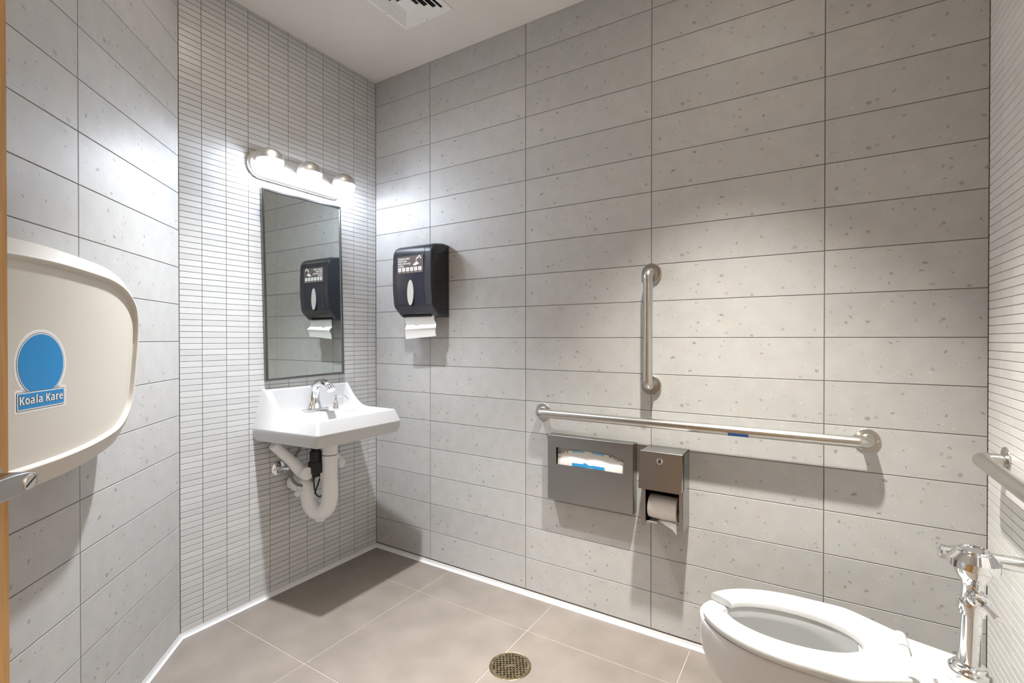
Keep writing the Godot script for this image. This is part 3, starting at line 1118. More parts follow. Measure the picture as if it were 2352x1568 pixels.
func make_towel_dispenser() -> void:
	var x0 := 0.2865
	var w := 0.2745
	var t := thing("paper_towel_dispenser", "dark smoke plastic paper towel dispenser with a hand-washing notice", "dispenser", on_back(x0, 1.366))
	# side profile (depth, height)
	var prof := []
	prof.append(Vector2(0.0, 0.0))
	prof.append(Vector2(0.0, 0.388))
	prof.append(Vector2(0.045, 0.391))
	for i in 9:
		var a := PI / 2 * (1.0 - i / 8.0)
		prof.append(Vector2(0.095 + 0.048 * cos(a), 0.334 + 0.050 * sin(a)))
	prof.append(Vector2(0.147, 0.25))
	prof.append(Vector2(0.146, 0.15))
	prof.append(Vector2(0.138, 0.065))
	prof.append(Vector2(0.131, 0.046))
	prof.append(Vector2(0.085, 0.004))
	prof.append(Vector2(0.075, 0.0))
	var sec := func(x: float, k: float) -> PackedVector3Array:
		var l := PackedVector3Array()
		for p in prof:
			var q: Vector2 = Vector2(0.07, 0.195) + (p - Vector2(0.07, 0.195)) * Vector2(1.0 if p.x < 0.05 else k, k)
			l.append(Vector3(x, q.y, maxf(0.0, q.x)))
		return l
	var m := MB.new()
	m.loft([sec.call(0.0, 0.945), sec.call(0.006, 0.978), sec.call(0.016, 0.996), sec.call(0.028, 1.0), sec.call(w - 0.028, 1.0), sec.call(w - 0.010, 0.998), sec.call(w - 0.003, 0.988), sec.call(w, 0.97)])
	part(t, "cover", m, M.smoke_plastic, 40)
	m = MB.new()
	var side := PackedVector2Array()
	for p in prof:
		var q: Vector2 = Vector2(0.068, 0.195) + (p - Vector2(0.068, 0.195)) * 0.90
		side.append(Vector2(-q.x, q.y))
	m.prism(side, 0.0, 0.0022, 0.001)
	m.moved(Transform3D(Basis(Vector3.UP, PI / 2), Vector3(w, 0, 0)))
	var sp := part(t, "side_panel", m, M.smoke_plastic_side, 25)
	sp.set_meta("label", "glossy near-black side panel")
	# inset centre panel, following the front
	var strip := func(xa: float, xb: float, ya: float, yb: float, lift: float) -> MB:
		var s := MB.new()
		var la := []
		var lb := []
		for i in 21:
			var y: float = lerpf(ya, yb, i / 20.0)
			var z: float = front_depth(prof, y) + lift
			la.append(Vector3(xa, y, z))
			lb.append(Vector3(xb, y, z))
		s.loft([PackedVector3Array(la), PackedVector3Array(lb)], false, false, false)
		return s
	part(t, "inset_panel", strip.call(0.034, 0.226, 0.068, 0.235, 0.0012), M.smoke_inset, 30)
	part(t, "groove", strip.call(0.2262, 0.2295, 0.068, 0.366, 0.0010), M.slot_dark, 30)
	part(t, "groove", strip.call(0.0305, 0.0338, 0.068, 0.235, 0.0010), M.slot_dark, 30)
	# bottom mouth
	m = MB.new()
	m.box(Vector3(0.03, 0.002, 0.075), Vector3(w - 0.045, 0.012, 0.098), 0.002)
	part(t, "mouth", m, M.slot_dark)
	# oval window
	var oc := Vector2(0.1335, 0.128)
	m = MB.new()
	m.prism(ellipse(oc, 0.0275, 0.0735, 40), 0.135, 0.1465, 0.002)
	var rim := part(t, "window_rim", m, M.slot_dark, 25)
	m = MB.new()
	m.prism(ellipse(oc, 0.0225, 0.0675, 40), 0.140, 0.1482, 0.0008)
	part(rim, "window_pane", m, M.window_grey, 25)
	# the notice
	m = MB.new()
	var s0 := Vector2(0.0395, 0.2305)
	var s1 := Vector2(0.225, 0.321)
	m.prism(rect(s0, s1, 0.003), 0.1452, 0.1492, 0.0004)
	var sign := part(t, "notice", m, M.sign_brown, 25)
	var z := 0.1494
	var words := text_mesh(["Employees Must", "Wash Hands", "Before Returning", "to Work"], 0.0135, 0.0128)
	var wo := part(sign, "lettering", words, M.sign_white)
	wo.position = Vector3(s0.x + 0.0075, s1.y - 0.0125, z)
	wo.scale = Vector3(0.80, 1, 1)
	for k in 6:
		m = MB.new()
		var a := Vector2(s0.x + 0.0085 + k * 0.0288, s0.y + 0.0115)
		m.prism(rect(a, a + Vector2(0.0215, 0.0195), 0.001), z - 0.0003, z + 0.0002)
		part(sign, "step_picture", m, M.sign_white)
		m = MB.new()
		m.prism(rect(a + Vector2(0.008, 0.004), a + Vector2(0.0135, 0.0155), 0.001), z + 0.0002, z + 0.0004)
		part(sign, "step_mark", m, M.window_grey)
		m = MB.new()
		m.prism(rect(a + Vector2(0.004, -0.0062), a + Vector2(0.0175, -0.0040)), z - 0.0003, z + 0.0002)
		part(sign, "step_caption", m, M.window_grey)
	# tap and hands pictogram
	m = MB.new()
	var g := Vector2(s0.x + 0.118, s0.y + 0.044)
	m.prism(PackedVector2Array([g + Vector2(0.018, 0.026), g + Vector2(0.018, 0.020), g + Vector2(0.0225, 0.020), g + Vector2(0.0225, 0.026), g + Vector2(0.027, 0.030), g + Vector2(0.036, 0.030), g + Vector2(0.036, 0.034), g + Vector2(0.030, 0.036), g + Vector2(0.048, 0.036), g + Vector2(0.048, 0.027), g + Vector2(0.054, 0.027), g + Vector2(0.054, 0.037), g + Vector2(0.044, 0.0395), g + Vector2(0.044, 0.0425), g + Vector2(0.050, 0.0425), g + Vector2(0.050, 0.0455), g + Vector2(0.034, 0.0455), g + Vector2(0.034, 0.0425), g + Vector2(0.039, 0.0425), g + Vector2(0.039, 0.0395), g + Vector2(0.026, 0.0375)]), z - 0.0003, z + 0.0002)
	part(sign, "tap_picture", m, M.sign_white)
	m = MB.new()
	m.prism(PackedVector2Array([g + Vector2(0.0, -0.006), g + Vector2(0.021, -0.004), g + Vector2(0.040, 0.003), g + Vector2(0.033, 0.008), g + Vector2(0.020, 0.017), g + Vector2(0.012, 0.008), g + Vector2(0.0, 0.003)]), z - 0.0003, z + 0.0002)
	part(sign, "hands_picture", m, M.sign_white)
	# towel hanging from the mouth
	var k := thing("paper_towel", "white folded paper towel hanging from the dark dispenser", "paper towel", on_back(x0, 1.366))
	m = MB.new()
	var loops := []
	var wave := [Vector2(0.006, 0.086), Vector2(-0.018, 0.089), Vector2(-0.042, 0.083), Vector2(-0.0655, 0.100), Vector2(-0.068, 0.0985), Vector2(-0.09, 0.0905), Vector2(-0.118, 0.086)]
	for i in 15:
		var u := i / 14.0
		var l := PackedVector3Array()
		for j in wave.size():
			var f := float(j) / (wave.size() - 1)
			var side_x: float = [0.010, 0.012, 0.006, 0.0, 0.001, 0.006, 0.004][j]
			var side_y: float = [-0.002, -0.002, 0.004, 0.010, 0.010, 0.004, 0.004][j]
			var x := lerpf(0.041 + (0.0125 if j == 3 or j == 4 else 0.0) * 0.6, 0.2585 + side_y - side_x * 0.8, u)
			var y: float = wave[j].x + 0.0155 * u * f + (0.014 * exp(-pow((u - 0.42) / 0.10, 2.0)) if j == 0 else 0.0)
			l.append(Vector3(x, y, wave[j].y + 0.001 * sin(u * 7.0)))
		loops.append(l)
	m.loft(loops, false, false, false)
	part(k, "sheet", m, M.paper, 25)

func front_depth(prof: Array, y: float) -> float:
	var best := 0.0
	for i in range(2, prof.size() - 1):
		var a: Vector2 = prof[i]
		var b: Vector2 = prof[i + 1]
		if (a.y - y) * (b.y - y) <= 0.0 and absf(a.y - b.y) > 1e-6:
			best = maxf(best, lerpf(a.x, b.x, (y - a.y) / (b.y - a.y)))
	return best

# ---------------------------------------------------------------- lavatory
func sink_loop(wb: float, wf: float, d: float, x0: float, rc: float, yf: Callable) -> PackedVector3Array:
	# plan outline: x is the distance from the wall, z across; runs left side, front, right side, back
	var p := PackedVector2Array()
	var ns := 16
	for i in ns:
		p.append(Vector2(lerpf(x0, d - rc, float(i) / (ns - 1)), lerpf(-wb, -wf - (wb - wf) * 0.02, float(i) / (ns - 1))))
	for i in range(1, 6):
		var a := PI / 2 * i / 6.0
		p.append(Vector2(d - rc + rc * sin(a), -wf + rc - rc * cos(a)))
	for i in 21:
		p.append(Vector2(d, lerpf(-wf + rc, wf - rc, i / 20.0)))
	for i in range(5, 0, -1):
		var a := PI / 2 * i / 6.0
		p.append(Vector2(d - rc + rc * sin(a), wf - rc + rc * cos(a)))
	for i in range(ns - 1, -1, -1):
		p.append(Vector2(lerpf(x0, d - rc, float(i) / (ns - 1)), lerpf(wb, wf + (wb - wf) * 0.02, float(i) / (ns - 1))))
	for i in range(1, 20):
		p.append(Vector2(x0, lerpf(wb, -wb, i / 20.0)))
	var o := PackedVector3Array()
	for q in p:
		o.append(Vector3(q.y, yf.call(q), q.x))
	return o

func make_lavatory() -> void:
	var t := thing("wall_lavatory", "white porcelain wall-hung lavatory sink with a raised back", "sink", on_left(0.4685, 0.0))
	var flat := func(y: float) -> Callable:
		return func(_q: Vector2) -> float: return y
	var rim := func(q: Vector2) -> float:
		var u := clampf((q.x - 0.028) / 0.165, 0.0, 1.0)
		return 0.888 + 0.120 * pow(1.0 - u, 2.0)
	var rim_in := func(q: Vector2) -> float:
		var u := clampf((q.x - 0.028) / 0.165, 0.0, 1.0)
		return 0.887 + 0.1195 * pow(1.0 - u, 2.0)
	var L := []
	L.append(sink_loop(0.20, 0.16, 0.33, 0.02, 0.03, flat.call(0.765)))
	L.append(sink_loop(0.265, 0.225, 0.395, 0.0, 0.018, flat.call(0.766)))
	L.append(sink_loop(0.279, 0.243, 0.413, 0.0, 0.016, flat.call(0.772)))
	L.append(sink_loop(0.288, 0.249, 0.4225, 0.0, 0.014, flat.call(0.800)))
	L.append(sink_loop(0.289, 0.250, 0.4255, 0.0, 0.013, flat.call(0.8265)))
	L.append(sink_loop(0.287, 0.2495, 0.4245, 0.0, 0.013, flat.call(0.8315)))
	L.append(sink_loop(0.2455, 0.2335, 0.4055, 0.0, 0.012, func(q: Vector2) -> float: return rim.call(q) - 0.006))
	L.append(sink_loop(0.2385, 0.2315, 0.4025, 0.0, 0.012, func(q: Vector2) -> float: return rim.call(q) - 0.001))
	L.append(sink_loop(0.2340, 0.2285, 0.3990, 0.004, 0.012, rim))
	L.append(sink_loop(0.2180, 0.2150, 0.3880, 0.026, 0.014, rim_in))
	L.append(sink_loop(0.2120, 0.2095, 0.3820, 0.030, 0.02, func(q: Vector2) -> float: return minf(rim_in.call(q) - 0.004, 0.998)))
	L.append(sink_loop(0.2010, 0.2010, 0.3760, 0.036, 0.03, func(q: Vector2) -> float: return lerpf(0.8845, rim_in.call(q), 0.22)))
	L.append(sink_loop(0.1930, 0.1960, 0.3720, 0.043, 0.035, flat.call(0.8845)))
	L.append(sink_loop(0.1850, 0.1880, 0.3660, 0.155, 0.04, flat.call(0.8825)))
	L.append(sink_loop(0.1780, 0.1800, 0.3590, 0.163, 0.045, flat.call(0.874)))
	L.append(sink_loop(0.1600, 0.1620, 0.3430, 0.178, 0.05, flat.call(0.815)))
	L.append(sink_loop(0.1200, 0.1250, 0.3100, 0.205, 0.05, flat.call(0.787)))
	L.append(sink_loop(0.0250, 0.0250, 0.2800, 0.235, 0.02, flat.call(0.782)))
	var m := MB.new()
	m.loft(L)
	part(t, "basin", m, M.porcelain, 42)
	m = MB.new()
	m.lathe([[0.0, 0.0035], [0.02, 0.0035], [0.023, 0.001]], Vector3(0, 0.782, 0.2575), Vector3.UP, 24, false, false)
	part(t, "drain_ring", m, M.chrome)
	# faucet
	var f := thing("sensor_faucet", "chrome arched sensor faucet on the white sink", "faucet", on_left(0.4760, 0.8845))
	m = MB.new()
	var base := PackedVector2Array()
	base = rect(Vector2(-0.0760, -0.024), Vector2(0.0760, 0.024), 0.0235, 8)
	m.prism(base, 0.0, 0.011, 0.003)
	m.moved(Transform3D(Basis(Vector3.RIGHT, -PI / 2), Vector3(0, 0, 0.076)))
	part(f, "deck_plate", m, M.chrome, 30)
	m = MB.new()
	var path := smooth_path([Vector3(0, 0.006, 0.070), Vector3(0, 0.035, 0.070), Vector3(0, 0.080, 0.072), Vector3(0, 0.116, 0.082), Vector3(0, 0.139, 0.108), Vector3(0, 0.143, 0.144), Vector3(0, 0.131, 0.180), Vector3(0, 0.110, 0.204)], 5)
	var loops := []
	for k in path.size():
		var u := float(k) / (path.size() - 1)
		var d: Vector3 = (path[mini(k + 1, path.size() - 1)] - path[maxi(k - 1, 0)]).normalized()
		var up := Vector3(1, 0, 0).cross(d)
		var wide := lerpf(0.032, 0.0225, minf(1.0, u * 1.5)) if u < 0.67 else lerpf(0.0225, 0.0215, (u - 0.67) * 3.0)
		if u < 0.18:
			wide = lerpf(0.050, 0.034, pow(u / 0.18, 0.6))
		var tall := lerpf(0.0225, 0.0175, u)
		var l := PackedVector3Array()
		for i in 24:
			var a := TAU * i / 24
			l.append(path[k] + Vector3(1, 0, 0) * cos(a) * wide + up * sin(a) * tall)
		loops.append(l)
	m.loft(loops)
	part(f, "spout", m, M.chrome, 50)
	m = MB.new()
	m.lathe([[0.0, 0.001], [0.006, 0.001], [0.0065, -0.004]], Vector3(0, 0.050, 0.090), Vector3(0, 0.15, 1), 16, false, false)
	part(f, "sensor_eye", m, M.black_plastic)
	# soap pump
	var s := thing("soap_dispenser", "small chrome soap pump with a thin bent nozzle", "soap dispenser", on_left(0.366, 0.8835))
	m = MB.new()
	m.lathe([[0.0175, 0.0], [0.0175, 0.003], [0.0150, 0.014], [0.0125, 0.034], [0.0105, 0.036], [0.0, 0.036]], Vector3(0, 0, 0.097), Vector3.UP, 24, true, false)
	part(s, "collar", m, M.chrome, 30)
	m = MB.new()
	m.lathe([[0.0065, 0.034], [0.0062, 0.060], [0.0075, 0.062], [0.0075, 0.068], [0.006, 0.0705], [0.0, 0.0705]], Vector3(0, 0, 0.097), Vector3.UP, 18, true, false)
	part(s, "pump_stem", m, M.chrome, 30)
	m = MB.new()
	m.tube(bend([Vector3(0, 0.0645, 0.100), Vector3(0.036, 0.0645, 0.128), Vector3(0.046, 0.043, 0.136)], 0.014), 0.0032, 10)
	part(s, "nozzle", m, M.chrome)

func make_plumbing() -> void:
	var W := func(x: float, y: float, z: float) -> Vector3: return Vector3(x, y, z)
	# drain trap in white covers
	var t := thing("drain_trap", "white covered drain pipe and trap hanging under the sink", "pipe")
	var m := MB.new()
	m.lathe([[0.034, 0.0], [0.0375, 0.01], [0.0365, 0.22], [0.0385, 0.225], [0.0385, 0.27]], Vector3(0.205, 0.770, 0.488), Vector3.DOWN, 28, true, true)
	part(t, "tailpiece_cover", m, M.white_plastic)
	m = MB.new()
	m.lathe([[0.0362, 0.0], [0.0372, 0.001], [0.0372, 0.0042], [0.0362, 0.0052]], Vector3(0.205, 0.677, 0.488), Vector3.UP, 28, true, true)
	part(t, "black_ring", m, M.rubber_black)
	m = MB.new()
	var bot := smooth_path([W.call(0.205, 0.530, 0.488), W.call(0.205, 0.470, 0.488), W.call(0.195, 0.420, 0.493), W.call(0.168, 0.393, 0.505), W.call(0.138, 0.396, 0.520), W.call(0.115, 0.425, 0.531), W.call(0.106, 0.470, 0.535), W.call(0.106, 0.505, 0.535)], 6)
	m.tube(bot, 0.0385, 26)
	m.lathe([[0.040, 0.0], [0.041, 0.01], [0.041, 0.03], [0.039, 0.045]], Vector3(0.106, 0.462, 0.535), Vector3.UP, 26)
	part(t, "trap_cover", m, M.white_plastic, 50)
	m = MB.new()
	m.lathe([[0.0345, 0.0], [0.032, -0.035], [0.026, -0.044], [0.0245, -0.058], [0.0, -0.058]], Vector3(0.158, 0.408, 0.509), Vector3.UP, 24, false, false)
	part(t, "cleanout_cap", m, M.white_plastic, 40)
	m = MB.new()
	m.tube(bend([W.call(0.106, 0.49, 0.535), W.call(0.106, 0.528, 0.535), W.call(0.004, 0.532, 0.556)], 0.045), 0.0365, 24)
	m.lathe([[0.043, 0.0], [0.045, 0.008], [0.045, 0.028], [0.041, 0.036]], Vector3(0.030, 0.531, 0.551), Vector3(1, 0, -0.2), 24)
	part(t, "wall_arm_cover", m, M.white_plastic, 50)
	m = MB.new()
	m.tube([W.call(0.085, 0.497, 0.553), W.call(0.060, 0.478, 0.575)], [0.017, 0.0145], 16)
	part(t, "cover_latch", m, M.white_plastic)
	# shut-off valve covers
	var a := thing("valve_cover", "white angled valve cover on the wall beside the black sensor box", "pipe cover")
	m = MB.new()
	m.tube(bend([W.call(0.074, 0.750, 0.700), W.call(0.092, 0.640, 0.600), W.call(0.120, 0.598, 0.578), W.call(0.165, 0.600, 0.585)], 0.03), [0.0235, 0.0245, 0.0255, 0.027, 0.028, 0.029, 0.0295, 0.030, 0.030, 0.030, 0.030, 0.030, 0.030, 0.030, 0.0305, 0.0305, 0.0305, 0.0305], 24)
	part(a, "sleeve", m, M.white_plastic, 50)
	m = MB.new()
	m.lathe([[0.0345, 0.0], [0.0345, 0.003], [0.022, 0.008], [0.0, 0.008]], Vector3(0.0, 0.613, 0.630), Vector3(1, 0, 0), 28, true, false)
	m.tube([W.call(0.002, 0.613, 0.630), W.call(0.098, 0.618, 0.594)], 0.011, 14)
	part(a, "wall_flange", m, M.chrome, 30)
	var b := thing("valve_cover", "white round valve cover half hidden behind the drain pipe", "pipe cover")
	m = MB.new()
	m.tube(smooth_path([W.call(0.066, 0.735, 0.400), W.call(0.070, 0.660, 0.378), W.call(0.078, 0.612, 0.345), W.call(0.092, 0.590, 0.322)], 5), 0.024, 22)
	m.lathe([[0.0265, 0.0], [0.0275, 0.004], [0.0275, 0.02], [0.025, 0.0235], [0.0, 0.0245]], Vector3(0.080, 0.589, 0.336), Vector3(0.9, 0.05, -0.25), 26, true, false)
	part(b, "sleeve", m, M.white_plastic, 40)
	# braided hose
	var h := thing("supply_hose", "grey braided water hose looping under the sink", "hose")
	m = MB.new()
	m.tube(smooth_path([W.call(0.10, 0.765, 0.555), W.call(0.085, 0.70, 0.575), W.call(0.075, 0.655, 0.60), W.call(0.070, 0.60, 0.612), W.call(0.085, 0.548, 0.598), W.call(0.105, 0.528, 0.568), W.call(0.125, 0.540, 0.535), W.call(0.135, 0.585, 0.512), W.call(0.135, 0.64, 0.505), W.call(0.13, 0.765, 0.500)], 7), 0.0065, 12)
	part(h, "braid", m, M.hose_grey)
	# sensor control box
	var c := thing("sensor_control_box", "black faucet control box with dangling cables under the sink", "control box")
	m = MB.new()
	m.box(Vector3(0.145, 0.575, 0.515), Vector3(0.185, 0.705, 0.562), 0.006)
	m.box(Vector3(0.140, 0.590, 0.508), Vector3(0.192, 0.652, 0.566), 0.005)
	m.box(Vector3(0.150, 0.700, 0.520), Vector3(0.180, 0.735, 0.550), 0.004)
	m.box(Vector3(0.187, 0.600, 0.522), Vector3(0.196, 0.640, 0.552), 0.003)
	part(c, "case", m, M.black_plastic)
	m = MB.new()
	m.tube([W.call(0.165, 0.725, 0.535), W.call(0.160, 0.79, 0.530)], 0.007, 14)
	part(c, "threaded_stem", m, M.steel_screw)
	for k in 3:
		m = MB.new()
		var pts: Array = [
			[W.call(0.170, 0.765, 0.515), W.call(0.180, 0.72, 0.498), W.call(0.182, 0.65, 0.497), W.call(0.178, 0.585, 0.515), W.call(0.176, 0.535, 0.535), W.call(0.176, 0.495, 0.552)],
			[W.call(0.176, 0.590, 0.560), W.call(0.178, 0.535, 0.556), W.call(0.180, 0.495, 0.548), W.call(0.184, 0.478, 0.530), W.call(0.186, 0.490, 0.512), W.call(0.186, 0.525, 0.506)],
			[W.call(0.165, 0.76, 0.548), W.call(0.168, 0.735, 0.560), W.call(0.172, 0.70, 0.566)]][k]
		m.tube(smooth_path(pts, 6), 0.0036, 8)
		part(c, "cable", m, M.black_cable)
	m = MB.new()
	m.box(Vector3(0.180, 0.520, 0.499), Vector3(0.191, 0.556, 0.512), 0.003)
	part(c, "plug", m, M.black_plastic)
	m = MB.new()
	m.box(Vector3(0.190, 0.562, 0.5195), Vector3(0.191, 0.614, 0.531))
	var tagp := part(c, "cable_tag", m, M.sticker_white)
	tagp.set_meta("label", "small white tag")

# ---------------------------------------------------------------- toilet
func egg(t: float, cx: float, af: float, ab: float, hw: float, pw := 1.0) -> Vector2:
	# t = 0 at the front (towards -x); returns (x, z offset)
	var c := cos(t)
	var s := sin(t)
	if c < 0.0 and pw != 1.0:
		return Vector2(cx - ab * signf(c) * pow(absf(c), pw), hw * signf(s) * pow(absf(s), pw))
	return Vector2(cx - (af if c > 0.0 else ab) * c, hw * s)

func make_toilet() -> void:
	var zc := 0.455
	var t := thing("toilet", "white floor-mounted toilet bowl with an open-front seat", "toilet", Transform3D(Basis(), Vector3(0, 0, zc)))
	var n := 56
	var ring := func(cx: float, af: float, ab: float, hw: float, y: float, pw := 1.0) -> PackedVector3Array:
		var l := PackedVector3Array()
		for i in n:
			var p: Vector2 = egg(TAU * i / n, cx, af, ab, hw, pw)
			l.append(Vector3(p.x, y, p.y))
		return l
	var m := MB.new()
	m.loft([
		ring.call(2.36, 0.245, 0.27, 0.115, 0.0), ring.call(2.36, 0.240, 0.27, 0.112, 0.03), ring.call(2.36, 0.245, 0.26, 0.106, 0.10), ring.call(2.32, 0.265, 0.26, 0.112, 0.17),
		ring.call(2.26, 0.262, 0.26, 0.132, 0.225), ring.call(2.21, 0.250, 0.25, 0.152, 0.27), ring.call(2.20, 0.258, 0.24, 0.166, 0.32), ring.call(2.20, 0.264, 0.23, 0.174, 0.37),
		ring.call(2.20, 0.265, 0.23, 0.176, 0.405), ring.call(2.20, 0.262, 0.228, 0.173, 0.413), ring.call(2.20, 0.252, 0.222, 0.165, 0.4165), ring.call(2.20, 0.215, 0.180, 0.122, 0.4165),
		ring.call(2.20, 0.206, 0.172, 0.114, 0.412), ring.call(2.20, 0.202, 0.168, 0.110, 0.400), ring.call(2.20, 0.214, 0.175, 0.122, 0.375), ring.call(2.21, 0.200, 0.165, 0.112, 0.32),
		ring.call(2.22, 0.160, 0.13, 0.088, 0.26), ring.call(2.23, 0.10, 0.09, 0.06, 0.215), ring.call(2.23, 0.04, 0.04, 0.03, 0.20)])
	part(t, "bowl", m, M.porcelain, 42)
	m = MB.new()
	m.loft([ring.call(2.22, 0.145, 0.12, 0.080, 0.249), ring.call(2.22, 0.145, 0.12, 0.080, 0.251)])
	part(t, "water", m, M.water)
	# rear deck up to the wall
	m = MB.new()
	var deck := func(y: float, g: float) -> PackedVector3Array:
		var l := PackedVector3Array()
		for p in rect(Vector2(2.34, -0.150 + g), Vector2(2.612 - g, 0.150 - g), 0.06, 8):
			var wide := 1.06 - 0.42 * clampf((p.x - 2.42) / 0.19, 0.0, 1.0)
			l.append(Vector3(p.x, y, p.y * wide))
		return l
	m.loft([deck.call(0.17, 0.05), deck.call(0.30, 0.02), deck.call(0.375, 0.0), deck.call(0.408, 0.0), deck.call(0.4165, 0.006)])
	part(t, "rear_deck", m, M.porcelain, 42)
	# seat: a C-shaped ring lofted round the opening
	m = MB.new()
	var loops := []
	var ns := 64
	for k in ns + 1:
		var u := float(k) / ns
		var to := lerpf(0.345, TAU - 0.345, u)
		var ti := lerpf(0.34, TAU - 0.34, u)
		var o: Vector2 = egg(to, 2.20, 0.257, 0.25, 0.184)
		if cos(to) < 0.0:
			o = egg(to, 2.20, 0.257, 0.25, 0.184, 0.55)
			var cut := 0.255 - (o.x - 2.20) * 0.60
			if absf(o.y) > cut:
				o.y = signf(o.y) * maxf(0.0, cut)
		var i: Vector2 = egg(ti, 2.185, 0.172, 0.163, 0.096)
		var d := (o - i).normalized()
		var yt := 0.4405
		var yb := 0.4185
		var l := PackedVector3Array()
		for q in [[i + d * 0.000, yb + 0.002], [i + d * 0.003, yb], [o - d * 0.003, yb], [o, yb + 0.004], [o, yt - 0.007], [o - d * 0.0025, yt - 0.002], [o - d * 0.008, yt], [i + d * 0.014, yt - 0.0005], [i + d * 0.006, yt - 0.003], [i + d * 0.001, yt - 0.008]]:
			l.append(Vector3(q[0].x, q[1], q[0].y))
		loops.append(l)
	m.loft(loops)
	part(t, "seat", m, M.seat_plastic, 50)
	for s in [-1, 1]:
		m = MB.new()
		m.lathe([[0.016, -0.034], [0.017, 0.0], [0.017, 0.03], [0.016, 0.034]], Vector3(2.437, 0.4290, s * 0.074), Vector3(0, 0, 1), 20)
		m.box(Vector3(2.408, 0.417, s * 0.074 - 0.02), Vector3(2.442, 0.430, s * 0.074 + 0.02), 0.003)
		part(t, "hinge", m, M.seat_plastic)
	for s in [-1, 1]:
		m = MB.new()
		m.box(Vector3(2.06, 0.4160, s * 0.142 - 0.008), Vector3(2.10, 0.4195, s * 0.142 + 0.008), 0.001)
		part(t, "seat_bumper", m, M.seat_plastic)
	var words := text_mesh(["ZURN"], 0.013, 0.0, false)
	var w := part(t, "maker_mark", words, M.hose_grey)
	w.basis = Basis(Vector3(0, 0, 1), Vector3(1, 0, 0), Vector3(0, 1, 0)).orthonormalized()
	w.basis = Basis(Vector3(0, 0, -1), Vector3(-1, 0, 0), Vector3(0, 1, 0))
	w.position = Vector3(2.490, 0.4168, 0.052)
	# flush valve
	var f := thing("flush_valve", "chrome exposed flush valve standing behind the toilet seat", "flush valve", Transform3D(Basis(Vector3(0, 0, 1), -0.026), Vector3(2.5585, 0.4166, zc)))
	m = MB.new()
	m.lathe([[0.0412, 0.0], [0.0415, 0.024], [0.040, 0.030], [0.034, 0.033], [0.033, 0.039], [0.028, 0.043], [0.0205, 0.045]], Vector3.ZERO, Vector3.UP, 44, true, true)
	part(f, "spud_flange", m, M.chrome, 35)
	m = MB.new()
	m.lathe([[0.0203, 0.03], [0.0203, 0.19]], Vector3.ZERO, Vector3.UP, 40)
	part(f, "outlet_tube", m, M.chrome)
	m = MB.new()
	m.lathe([[0.022, 0.164], [0.0255, 0.166], [0.0255, 0.176], [0.0285, 0.177], [0.0290, 0.198], [0.0270, 0.202], [0.022, 0.203]], Vector3.ZERO, Vector3.UP, 40)
	part(f, "coupling_nut", m, M.chrome, 35)
	m = MB.new()
	m.lathe([[0.0215, 0.196], [0.0228, 0.206], [0.0228, 0.238], [0.0240, 0.245], [0.0285, 0.252], [0.0330, 0.260], [0.0365, 0.270], [0.0380, 0.282]], Vector3.ZERO, Vector3.UP, 44)
	part(f, "valve_body", m, M.chrome, 50)
	m = MB.new()
	m.lathe([[0.030, 0.2800], [0.0485, 0.2805], [0.0495, 0.2815], [0.0495, 0.2990], [0.0482, 0.3005], [0.0345, 0.3160], [0.0330, 0.3170], [0.0330, 0.3215], [0.0310, 0.3235], [0.0280, 0.3235], [0.0260, 0.3205], [0.0, 0.3205]], Vector3.ZERO, Vector3.UP, 60, true, false)
	part(f, "cap", m, M.chrome, 24)
	m = MB.new()
	m.lathe([[0.0175, -0.012], [0.0175, 0.128]], Vector3(0.0, 0.283, -0.062), Vector3(1, 0.026, 0), 30)
	m.lathe([[0.032, 0.0], [0.032, 0.004], [0.024, 0.007]], Vector3(0.131, 0.283, -0.062), Vector3(-1, 0, 0), 30)
	part(f, "supply_pipe", m, M.chrome)
	m = MB.new()
	m.lathe([[0.015, 0.0], [0.015, 0.055]], Vector3(-0.002, 0.268, -0.058), Vector3(0, 0, 1), 26)
	part(f, "tailpiece", m, M.chrome)
	m = MB.new()
	m.lathe([[0.0205, 0.0], [0.0215, 0.014], [0.0195, 0.022], [0.0165, 0.024], [0.0165, 0.030], [0.0180, 0.031], [0.0180, 0.044], [0.0160, 0.047], [0.0, 0.047]], Vector3(-0.009, 0.283, -0.062), Vector3(-1, 0, 0), 12, true, false)
	part(f, "control_stop", m, M.chrome, 20)
	m = MB.new()
	var hd := Vector3(0.12, 0.0, 1.0)
	m.lathe([[0.018, 0.0], [0.0185, 0.018], [0.0205, 0.020], [0.0205, 0.029], [0.0185, 0.031], [0.0180, 0.041], [0.0155, 0.045], [0.0105, 0.046], [0.0095, 0.042], [0.0, 0.042]], Vector3(0, 0.216, 0), hd, 32, true, false)
	part(f, "handle_socket", m, M.chrome, 30)
	m = MB.new()
	var dir := Vector3(0.16, -0.01, 1.0).normalized()
	m.lathe([[0.0052, 0.036], [0.0055, 0.08], [0.0066, 0.116], [0.0068, 0.119], [0.0062, 0.121], [0.0, 0.121]], Vector3(0, 0.216, 0), dir, 20, true, false)
	part(f, "handle", m, M.chrome, 30)

